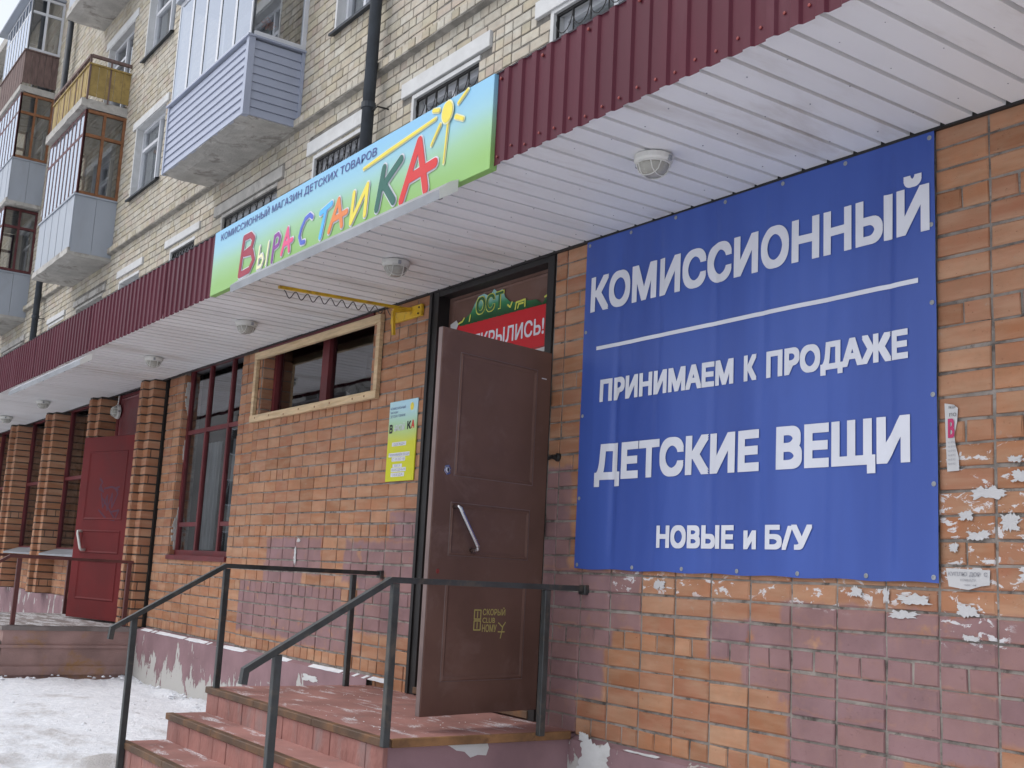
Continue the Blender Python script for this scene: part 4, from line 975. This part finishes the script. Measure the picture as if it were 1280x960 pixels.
# torn advert left on the transom
tb = thing('torn_advert', 'torn green and red advert stuck on the panel over the brown door', 'advert')
yy = .078
mb = MB().quad((-7.05, yy, 1.455), (-5.735, yy, 1.445), (-5.735, yy, 1.737), (-7.05, yy, 1.752)); mb.build('red_band', M['redband'], tb)
words('МЫ ОТКРЫЛИСЬ!', -7.02, -5.80, 1.545, .105, M['lwhite'], tb, lambda u, v: (u, yy-.0015, v), .018)
top = [(-5.735, 1.79), (-5.80, 1.775), (-5.83, 1.745), (-5.90, 1.785), (-5.98, 1.79), (-6.03, 1.805), (-6.12, 1.80), (-6.2, 1.82), (-6.26, 1.86), (-6.30, 1.925), (-6.36, 1.915), (-6.40, 1.945), (-6.45, 1.90), (-6.52, 1.93), (-6.59, 1.925), (-6.64, 1.87), (-6.68, 1.82), (-6.75, 1.79), (-6.82, 1.765)]
mb = MB()
for a, b in zip(top, top[1:]): mb.quad((a[0], yy-.001, 1.738), (a[0], yy-.001, a[1]), (b[0], yy-.001, b[1]), (b[0], yy-.001, 1.742))
mb.build('torn_strip', M['tornbg'], tb)
lettering('ОСТ', -6.62, -6.27, 1.795, .115, M['tyellow'], tb, lambda u, v: (u, yy-.0025, v), .05); lettering('ОСТ', -6.61, -6.28, 1.797, .110, M['tgreen'], tb, lambda u, v: (u, yy-.004, v), .022)
strokes([[(-6.22, 1.80), (-6.19, 1.78), (-6.17, 1.81)], [(-6.13, 1.755), (-6.12, 1.80), (-6.02, 1.805), (-6.02, 1.76)], [(-6.1, 1.76), (-6.09, 1.785), (-6.04, 1.785)], [(-5.80, 1.785), (-5.74, 1.80)], [(-6.69, 1.76), (-6.68, 1.80)], [(-6.86, 1.755), (-6.78, 1.77), (-6.76, 1.79)], [(-7.0, 1.86), (-7.03, 1.82), (-7.03, 1.77), (-7.0, 1.76)]], .013, lambda u, v: (u, yy-.005, v), M['tyellow'], tb, 'torn_letter')
mb = MB(); mb.poly([(-6.94, yy-.006, 1.77), (-6.86, yy-.006, 1.79), (-6.83, yy-.006, 1.755), (-6.87, yy-.006, 1.70), (-6.93, yy-.006, 1.72)]); mb.build('peeled_scrap', M['paper'], tb); mb = MB(); mb.poly([(-5.90, yy-.0065, 1.447), (-5.76, yy-.0065, 1.452), (-5.76, yy-.0065, 1.425), (-5.8, yy-.0065, 1.42)]); mb.build('peeled_scrap', M['lsky'] if False else M['paper'], tb)

# ------------------------------------------------------------------ yellow poster, notices, bell, bracket
ps = thing('wall_poster', 'narrow yellow and blue shop poster on the brick beside the brown door', 'poster')
mb = MB().bbox(-7.603, -7.187, -.014, -.004, .642, 1.247, .0015); mb.build('board', M['posterbg'], ps)
pf = lambda u, v: (u, -.0155, v)
for (s_, a, b, z, cap, m, bo) in (('КОМИССИОННЫЙ', -7.58, -7.36, 1.185, .018, 'lblue', .0), ('МАГАЗИН', -7.58, -7.47, 1.155, .016, 'lblue', .0), ('ДЕТСКИХ ТОВАРОВ', -7.58, -7.36, 1.125, .018, 'lblue', .0), ('В', -7.585, -7.535, 1.01, .06, 'lblack', .03), ('ЫРАСТАЙ', -7.51, -7.36, 1.02, .045, 'lwhite', .01), ('К', -7.32, -7.265, 1.025, .055, 'lblack', .03), ('А', -7.26, -7.215, 1.028, .055, 'lred', .03)):
    lettering(s_, a, b, z, cap, M[m], ps, pf, bo*1.6)
for (a, b, c, d) in ((-7.53, -7.32, .905, .935), (-7.57, -7.26, .825, .855), (-7.52, -7.32, .79, .822), (-7.50, -7.36, .745, .77), (-7.52, -7.30, .712, .742), (-7.52, -7.32, .675, .705)):
    MB().quad((a, -.0150, c), (b, -.0150, c), (b, -.0150, d), (a, -.0150, d)).build('white_strip', M['lwhite'], ps)
for (s_, a, b, z, cap) in (('ОДЕЖДА', -7.51, -7.34, .911, .018), ('ПРИНИМАЕМ ВЕЩИ', -7.56, -7.27, .831, .018), ('С 10 ДО 18', -7.51, -7.33, .797, .018), ('БЕЗ', -7.47, -7.39, .75, .016), ('ВЫХОДНЫХ', -7.51, -7.31, .718, .018), ('ОБЕДА', -7.50, -7.34, .681, .018)): lettering(s_, a, b, z, cap, M['lgrey'], ps, pf, .0)
MB().poly([(-7.265+.026*math.cos(2*math.pi*k/14), -.0156, 1.19+.03*math.sin(2*math.pi*k/14)) for k in range(14)]).build('sun_print', M['lyellow'], ps)

nb = thing('door_bell', 'small black bell push on the brick between door and banner', 'bell')
MB().lathe((-5.48, -.004, .715), [(.026, 0), (.026, .012), (.016, .018), (.015, .03), (.008, .032)], (0, -1, 0), 14).build('housing', M['black'], nb)
MB().tube([(-5.5, -.006, .712), (-5.54, -.01, .72), (-5.58, -.008, .715)], .012, 8).build('bracket', M['black'], nb)

def paper(name, pts, label, cat='notice'):
    o = thing(name, label, cat); mb = MB(); n = len(pts); c = Vector((sum(p[0] for p in pts)/n, sum(p[1] for p in pts)/n))
    for i in range(n):
        a, b = pts[i], pts[(i+1) % n]; mb.poly([(c.x, -.0088, c.y), (a[0], -.0082-.0006*((i*7) % 3), a[1]), (b[0], -.0082-.0006*(((i+1) % n*7) % 3), b[1])])
    mb.build('paper', M['paper'], o); return o
o = paper('torn_notice', [(-2.835, .80), (-2.79, .79), (-2.772, .775), (-2.777, .72), (-2.79, .66), (-2.785, .62), (-2.772, .57), (-2.77, .515), (-2.825, .513), (-2.83, .62)], 'tall torn strip of a white notice with a red letter beside the banner')
pq = lambda u, v: (u, -.0125, v)
lettering('В', -2.818, -2.787, .655, .075, M['magenta'], o, pq, .03); lettering('ПО', -2.81, -2.778, .742, .014, M['lblack'], o, pq); lettering('ЛЮДИ', -2.815, -2.782, .776, .010, M['lblack'], o, pq)
for k in range(6): lettering('тел 8 915', -2.82, -2.785, .63-.018*k, .009, M['lgrey'], o, pq)
o = paper('small_notice', [(-2.838, .118), (-2.64, .114), (-2.642, .055), (-2.68, .05), (-2.735, .034), (-2.76, .036), (-2.825, .045)], 'small white printed notice pasted below the banner corner')
lettering('КУПЛЮ ДОР  С', -2.825, -2.65, .088, .016, M['lgrey'], o, pq, .004); lettering('КОМНАТУ', -2.77, -2.70, .068, .009, M['lgrey'], o, pq); lettering('телефон', -2.755, -2.70, .05, .007, M['lgrey'], o, pq)
SCR = [((-2.99, -.012), .10, .03), ((-3.05, -.08), .11, .025), ((-2.74, -.05), .06, .03), ((-2.73, -.155), .05, .014), ((-4.55, -.005), .06, .035), ((-3.28, .005), .05, .03), ((-3.13, -.005), .025, .045), ((-2.64, .42), .09, .04), ((-2.74, .33), .05, .03), ((-2.70, .25), .08, .03), ((-2.53, .55), .05, .02), ((-2.5, .48), .06, .03), ((-2.55, .30), .06, .05), ((-2.47, .1), .06, .05), ((-2.46, .22), .05, .04), ((-2.8, .2), .03, .02), ((-9.10, .06), .035, .09), ((-9.05, .2), .05, .03)]
def ragged(c, rx, rz, n=9, am=1.0):
    """torn piece of paper: a crooked rectangle with jagged edges"""
    sd_ = random.uniform(0, 90); cs_ = [(-1, -1), (1, -1), (1, 1), (-1, 1)]; cs_ = [(x*random.uniform(.6, 1), z*random.uniform(.5, 1)) for x, z in cs_]; out = []
    for k in range(4):
        a, b = cs_[k], cs_[(k+1) % 4]
        for i in range(n):
            t_ = i/n; q = am*(.28*mn.noise((t_*4+sd_, k*7.3, 0))+.30*mn.noise((t_*11+sd_, k*3.1, 5)))
            x, z = a[0]+(b[0]-a[0])*t_, a[1]+(b[1]-a[1])*t_; nx, nz = (0, 1) if k % 2 == 0 else (1, 0)
            out.append((c[0]+rx*(x+q*nx), c[1]+rz*(z+q*nz*1.4)))
    return out
for (c, rx, rz) in SCR:
    where = 'bay wall by the handrail' if c[0] < -8 else ('painted brick under the banner' if c[1] < .03 else 'bare brick beside the banner')
    o = paper('paper_scrap', ragged(c, rx*.8, rz*.8, 12, 1.25), 'ragged scrap of white paper glued on the '+where, 'paper scrap'); o['group'] = 'paper scraps on the '+where

# yellow hinged arm with a wavy wire
ya = thing('sign_bracket', 'yellow hinged steel arm with a wavy wire reaching out below the soffit', 'bracket')
MB().bbox(-7.66, -7.20, -.03, -.004, 1.865, 1.955, .003).build('wall_plate', M['yellow'], ya)
mb = MB(); mb.bar((-7.35, -.03, 1.93), (-7.35, -1.10, 1.905), .03, .018); mb.build('arm', M['yellow'], ya)
mb = MB(); mb.bar((-7.36, -.03, 1.935), (-7.37, -.17, 1.90), .03, .03); mb.bar((-7.37, -.17, 1.90), (-7.38, -.15, 1.72), .026, .02); mb.build('strut', M['yellow'], ya)
pts = []
for k in range(100):
    t_ = k/99; ph = t_*9.5*2*math.pi; pts.append((-7.352, -1.06+.86*t_, 1.868+.02*t_+.026*math.cos(ph)-.004))
mb = MB().tube(pts, .0035, 5); mb.build('wavy_wire', M['wire'], ya)
mb = MB()
for (x, z) in ((-7.63, 1.89), (-7.23, 1.93), (-7.62, 1.93), (-7.24, 1.885)): mb.lathe((x, -.03, z), [(.008, 0), (.008, .006), (.004, .008)], (0, -1, 0), 6)
mb.build('bolt', M['black'], ya)

# ------------------------------------------------------------------ porch and steps
po = thing('entrance_porch', 'red painted concrete porch with tiled risers and brown nosings in front of the brown door', 'porch')
LX0, LX1, LZ = -7.65, -5.21, -.85
def chamf(mb, x0, x1, y0, y1, z0, z1): mb.bbox(x0, x1, y0, y1, z0, z1, .006)
mb = MB(); mb.box(LX0+.012, LX1-.012, -1.21, .12, -1.5, LZ-.012); mb.build('landing_core', M['plinth2'], po)
mb = MB(); n, m_ = 30, 20
def gridtop(mb, x0, x1, y0, y1, z, n, m_, amp=.004):
    for i in range(n):
        for j in range(m_):
            a, b, c, d = x0+(x1-x0)*i/n, x0+(x1-x0)*(i+1)/n, y0+(y1-y0)*j/m_, y0+(y1-y0)*(j+1)/m_
            h = lambda x, y: z+amp*mn.noise((x*2, y*2, z*7))
            mb.quad((a, c, h(a, c)), (b, c, h(b, c)), (b, d, h(b, d)), (a, d, h(a, d)))
gridtop(mb, LX0, LX1, -1.22, .119, LZ, 30, 20); mb.build('landing', M['tread'], po)
steps = [(-1.22, -1.475, -1.015), (-1.475, -1.76, -1.18)]
for (ya_, yb_, z) in steps:
    mb = MB(); mb.box(LX0+.01, LX1-.01, yb_+.012, ya_+.03, -1.5, z-.004); gridtop(mb, LX0, LX1, yb_, ya_+.02, z, 24, 5); mb.build('step', M['tread'], po)
for (y, zt, zb) in ((-1.225, LZ, -1.015), (-1.48, -1.015, -1.18), (-1.765, -1.18, -1.45)):
    k = 0; x = LX0
    while x < LX1-.02:
        w_ = min(.205, LX1-x); q = random.uniform(-.003, .003)
        MB().bbox(x+.002, x+w_-.003, y-.008+q, y+.02, zb-.01, zt-.036, .003).build('riser_tile', M['riser'], po); x += .205
    for s_ in range(3):
        a, b = LX0-.012+(LX1-LX0+.024)*s_/3, LX0-.012+(LX1-LX0+.024)*(s_+1)/3
        MB().bbox(a, b-.002, y-.022, y+.03, zt-.038, zt+.004, .004).build('nosing', M['nosing'], po)
MB().bbox(LX1-.012, LX1+.016, -1.195, -.046, LZ-.04, LZ+.004, .004).build('edge_angle', M['rust'], po)
mb = MB(); pp = [(y_+.30, z_-.05) for y_, z_ in [(-1.17, -.835), (-1.10, -.828), (-1.02, -.838), (-.96, -.826), (-.90, -.83), (-.885, -.865), (-.90, -.905), (-.955, -.90), (-1.0, -.912), (-1.04, -.88), (-1.09, -.872), (-1.13, -.85)]]
for k in range(len(pp)): mb.poly([(LX1-.009, -.72, -.91), (LX1-.010, *pp[k]), (LX1-.010, *pp[(k+1) % len(pp)])])
mb.build('patch', M['white'], po)
MB().box(LX1-.03, LX1-.004, -1.74, -1.2, -1.5, -1.2).build('step_cheek', M['plinth2'], po)
MB().bbox(-7.0, -5.66, -.02, .12, -.84, -.795, .004).build('threshold', M['nosing'], po)

def railing(name, x, m, posts, path, label, wd=.038, group=None, flange=None):
    o = thing(name, label, 'handrail', group)
    for (y, z0, z1) in posts: MB().bbox(x-wd/2, x+wd/2, y-wd/2, y+wd/2, z0, z1, .003).build('post', m, o)
    mb = MB(); L = len(path); P = [Vector(q) for q in path]; hw = (wd+.001)/2; ht = .015
    for i in range(L):
        d0 = (P[i]-P[i-1]).normalized() if i else (P[1]-P[0]).normalized(); d1 = (P[i+1]-P[i]).normalized() if i < L-1 else d0
        n0 = Vector((-d0.y, d0.x)); n1 = Vector((-d1.y, d1.x)); n = (n0+n1).normalized(); k = min(2.2, 1/max(.4, n.dot(n0)))
        for (sx, sn_) in ((-1, -1), (1, -1), (1, 1), (-1, 1)): q = P[i]+n*ht*k*sn_; mb.v.append((x+hw*sx, q.x, q.y))
    for i in range(L-1):
        for k in range(4): mb.f.append((i*4+k, i*4+(k+1) % 4, i*4+4+(k+1) % 4, i*4+4+k))
    mb.f.append((0, 1, 2, 3)); mb.f.append(tuple(4*L-4+k for k in range(4)))
    mb.build('rail', m, o)
    if flange: MB().bbox(x-.03, x+.03, flange[0]-.02, flange[0]+.012, flange[1]-.035, flange[1]+.02, .003).build('wall_fixing', m, o)
    return o
railing('handrail', -5.175, M['rail'], [(-.28, LZ-.01, -.072), (-1.25, LZ-.03, -.072), (-1.865, -1.40, -.43)], [(.0, -.056), (-1.275, -.056), (-2.02, -.50), (-2.027, -.565)], 'square steel handrail on the banner side of the porch steps', flange=(-.01, -.056), group='grey handrails on the porch')
railing('handrail', -7.575, M['rail'], [(-.235, LZ-.01, -.055), (-1.205, LZ-.03, -.055), (-1.80, -1.40, -.40)], [(.0, -.038), (-1.215, -.037), (-1.935, -.465), (-1.942, -.535)], 'square steel handrail on the pine framed window side of the porch steps', flange=(-.01, -.037), group='grey handrails on the porch')

# ------------------------------------------------------------------ next shop: red door, porch, rails
rd = thing('red_door', 'red panelled door ajar with a purple scrawl and a white bar handle', 'door')
hx, hy = -13.60, -.07; an = math.atan2(-.375-hy, -14.72-hx)
rl = MB().bbox(0, 1.17, -.05, 0, -.77, 1.42, .004).build('leaf', M['reddoor'], rd); rl.location = (hx, hy, 0); rl.rotation_euler = (0, 0, an)
# local +y faces -y world after the turn of about 195 degrees
for (a, b, c, d) in ((.16, 1.01, .40, 1.24), (.16, 1.01, -.0, .28), (.16, 1.01, -.55, -.08)):
    mb = MB(); moulding(mb, a, b, c, d, .0005, 1, .03, .009); mb.build('panel_moulding', M['reddoor'], rl)
mb = MB(); mb.tube([(1.0, .0, .26), (1.0, .06, .26), (.985, .065, .23), (.90, .065, .06), (.89, .06, .04), (.89, 0, .04)], .016, 8); mb.build('handle', M['lampwhite'], rl, True)
strokes([[(.72, .9), (.66, .86), (.72, .78), (.62, .74), (.7, .82)], [(.66, .72), (.60, .55), (.52, .70), (.50, .52), (.42, .72), (.40, .55), (.34, .65), (.30, .72), (.36, .78), (.28, .80)], [(.68, .52), (.5, .42), (.32, .40), (.24, .52), (.40, .50)], [(.60, .78), (.44, .80), (.30, .76)], [(.62, .66), (.34, .44)]], .022, lambda u, v: (u, .0012, v), M['purple'], rl, 'graffiti')
for o_ in rl.children:
    if o_.name.startswith('graffiti'):
        for v_ in o_.data.vertices: v_.co.y = .0012+abs(v_.co.y-.0012)
fr = MB(); fr.box(-15.09, -15.0, .08, .16, -.79, 2.04); fr.box(-13.46, -13.37, .08, .16, -.79, 2.04); fr.box(-15.0, -13.46, .09, .15, 1.42, 2.04); fr.build('frame_and_transom', M['redpaint'], rd)
mb = MB(); moulding(mb, -14.95, -13.5, 1.48, 2.0, .0895, -1, .03, .008); mb.build('panel_moulding', M['redpaint'], rd)
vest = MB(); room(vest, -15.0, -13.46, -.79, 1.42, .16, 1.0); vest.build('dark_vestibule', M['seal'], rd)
pb = thing('side_porch', 'snow dusted porch with rust stained sides in front of the red door', 'porch')
mb = MB(); mb.box(-15.72, -13.06, -1.42, .1, -1.5, -.80); mb.box(-15.74, -13.035, -1.44, -.01, -1.02, -.99); mb.box(-15.74, -13.03, -1.44, -.01, -1.30, -1.21); mb.build('base', M['side2'], pb)
mb = MB(); gridtop(mb, -15.73, -13.05, -1.44, .09, -.79, 24, 14, .006); mb.box(-15.73, -13.05, -1.44, -1.42, -.84, -.792); mb.box(-13.07, -13.05, -1.419, .0, -.84, -.793); mb.build('landing', M['tread2'], pb)
for (a, b, z) in ((-1.43, -1.72, -.95), (-1.71, -2.0, -1.11)): mb = MB(); mb.box(-15.7, -13.08, b, a, -1.5, z); mb.build('step', M['tread2'], pb)
railing('handrail', -13.12, M['railred'], [(-.16, -.79, -.09), (-1.33, -.79, -.09)], [(-.10, -.075), (-1.43, -.072), (-2.05, -.47)], 'red brown handrail beside the red door nearer the expansion joint', .045, 'red handrails')
railing('handrail', -15.65, M['railred'], [(-.16, -.79, -.09), (-1.33, -.79, -.09)], [(-.10, -.075), (-1.43, -.072), (-2.05, -.47)], 'red brown handrail on the far edge of the side porch', .045, 'red handrails')

# clods of snow and grit at the foot of the wall and on the steps
sn = MB()
def clod(x, y, z, r_):
    n0 = len(sn.v); k = 7
    for j, (rr, h) in enumerate(((1, 0), (.8, .45), (.35, .75))):
        for i in range(k): t_ = 2*math.pi*i/k; q = random.uniform(.7, 1.2); sn.v.append((x+r_*rr*q*math.cos(t_), y+r_*rr*q*math.sin(t_), z+r_*h*random.uniform(.6, 1.1)))
    for j in range(2):
        for i in range(k): a = n0+j*k+i; b = n0+j*k+(i+1) % k; sn.f.append((a, b, b+k, a+k))
    sn.f.append(tuple(n0+2*k+i for i in range(k)))
for k in range(90): clod(random.uniform(-12.9, -7.7), -.06-abs(random.gauss(0, .12)), -1.36+random.uniform(0, .05), random.uniform(.008, .028))
for k in range(60): clod(-7.85+random.gauss(0, .12), random.uniform(-1.9, -.1), -1.36+random.uniform(0, .04), random.uniform(.008, .028))
for k in range(70): clod(-12.9+random.gauss(0, .1), random.uniform(-2.2, -.05), -1.35+random.uniform(-.01, .05), random.uniform(.008, .03))
for k in range(90): clod(random.uniform(-13, -7.9), random.uniform(-2.6, -.2), -1.365+random.uniform(-.02, .0), random.uniform(.008, .03))
for k in range(70):
    y = random.uniform(-1.1, -.1); clod(random.uniform(-7.4, -5.5)+.1*math.sin(y*5), y, LZ, random.uniform(.0015, .005))
tag(sn.build('snow_clods', M['snowlump']), 'loose clods of snow along the wall and grit on the steps', kind='stuff')

# ------------------------------------------------------------------ bare trees across the yard (seen in the window glass)
M['bark'] = mat('bark', (.085, .07, .06), .9, .3, 6, .6, 30)
def bare_tree(seed):
    rnd = random.Random(seed); tk = MB(); br_ = MB()
    def grow(p, d, L, r_, lv, mb):
        pts = [p]; n = 4
        for k in range(n):
            d = (d+Vector((rnd.gauss(0, .1), rnd.gauss(0, .1), rnd.gauss(.02, .06)))).normalized(); pts.append(pts[-1]+d*L/n)
        mb.tube(pts, [r_*(1-.55*k/n) for k in range(n+1)], 7 if lv < 1 else 4, lv < 1)
        if lv >= 4: return
        for k in range((6, 5, 4, 4)[lv]):
            i = rnd.choice((1, 2, 3, 4) if lv else (2, 3, 3, 4, 4)); q = pts[i]; a = rnd.uniform(0, 6.28); s_ = rnd.uniform(.5, .95)
            e = (d+Vector((math.cos(a), math.sin(a), .25))*s_).normalized(); grow(q, e, L*rnd.uniform(.5, .68), r_*(.45 if lv else .5)*rnd.uniform(.8, 1.1), lv+1, br_)
    grow(Vector((0, 0, -.1)), Vector((0, 0, 1)), 4.6, .17, 0, tk)
    return tk.mesh('trunk', M['bark'], True), br_.mesh('crown', M['bark'])
# peeled plaster patches on the plinth right of the porch
for k, (px_, py_, rx_, rz_) in enumerate(((742, 948, .11, .085), (730, 922, .035, .02), (800, 942, .10, .006), (388, 848, .10, .02))):
    c = at(px_, py_, 1, -.047); pts = ragged((c.x, c.z), rx_*1.5, rz_*1.5, 14, .6); mb = MB()
    for i in range(len(pts)): mb.poly([(c.x, -.0500, c.z), (pts[i][0], -.0475, pts[i][1]), (pts[(i+1) % len(pts)][0], -.0475, pts[(i+1) % len(pts)][1])])
    mb.build('bare_plaster_patch', M['white'], shop)
# out-of-view block added across the yard to darken reflections in the window glass
ob = thing('added_opposite_block', 'unseen grey apartment block added across the yard to darken the window reflections', 'building')
M['oppo'] = mat('grey_panel_facade', (.30, .28, .26), .9, .15, .4, .3, 5)
MB().box(-78, -64, -90, -11, -1.4, 12.5).build('wall', M['oppo'], ob); MB().box(-78.4, -63.6, -90.4, -10.6, 12.5, 12.9).build('roof', M['snowlump'], ob)
wm = MB().box(-.75, .75, -.05, .06, -.7, .7).mesh('window', M['room']); wfm = MB().box(-.03, .03, -.02, .03, -.7, .7).box(-.75, .75, .03, .06, .7, .76).box(-.75, .75, .03, .12, -.76, -.7).mesh('window_frame', M['pvc'])
for f_ in range(4):
    for c in range(20):
        o = link('window', wm, ob); o.location = (-64, -13.5-c*3.9, .9+f_*3.0); o.rotation_euler = (0, 0, R(-90)); q = link('window_frame', wfm, o); q.location = (0, .04, 0)
tm = [bare_tree(s_) for s_ in (1, 2, 3)]
tl = ['bare leafless tree across the yard reflected in the shop windows']
for i, (x, y, s_) in enumerate(((-24, -13, 1.0), (-30, -19, 1.2), (-19, -17, .9), (-37, -15, 1.1), (-12, -21, 1.1), (-44, -24, 1.3), (-27, -27, 1.2))):
    o = thing('bare_tree', tl[0], 'tree', 'bare trees across the yard'); o.location = (x, y, -1.3); o.scale = (s_, s_, s_); o.rotation_euler = (0, 0, i*1.3)
    a = link('trunk', tm[i % 3][0], o); b = link('crown', tm[i % 3][1], o)
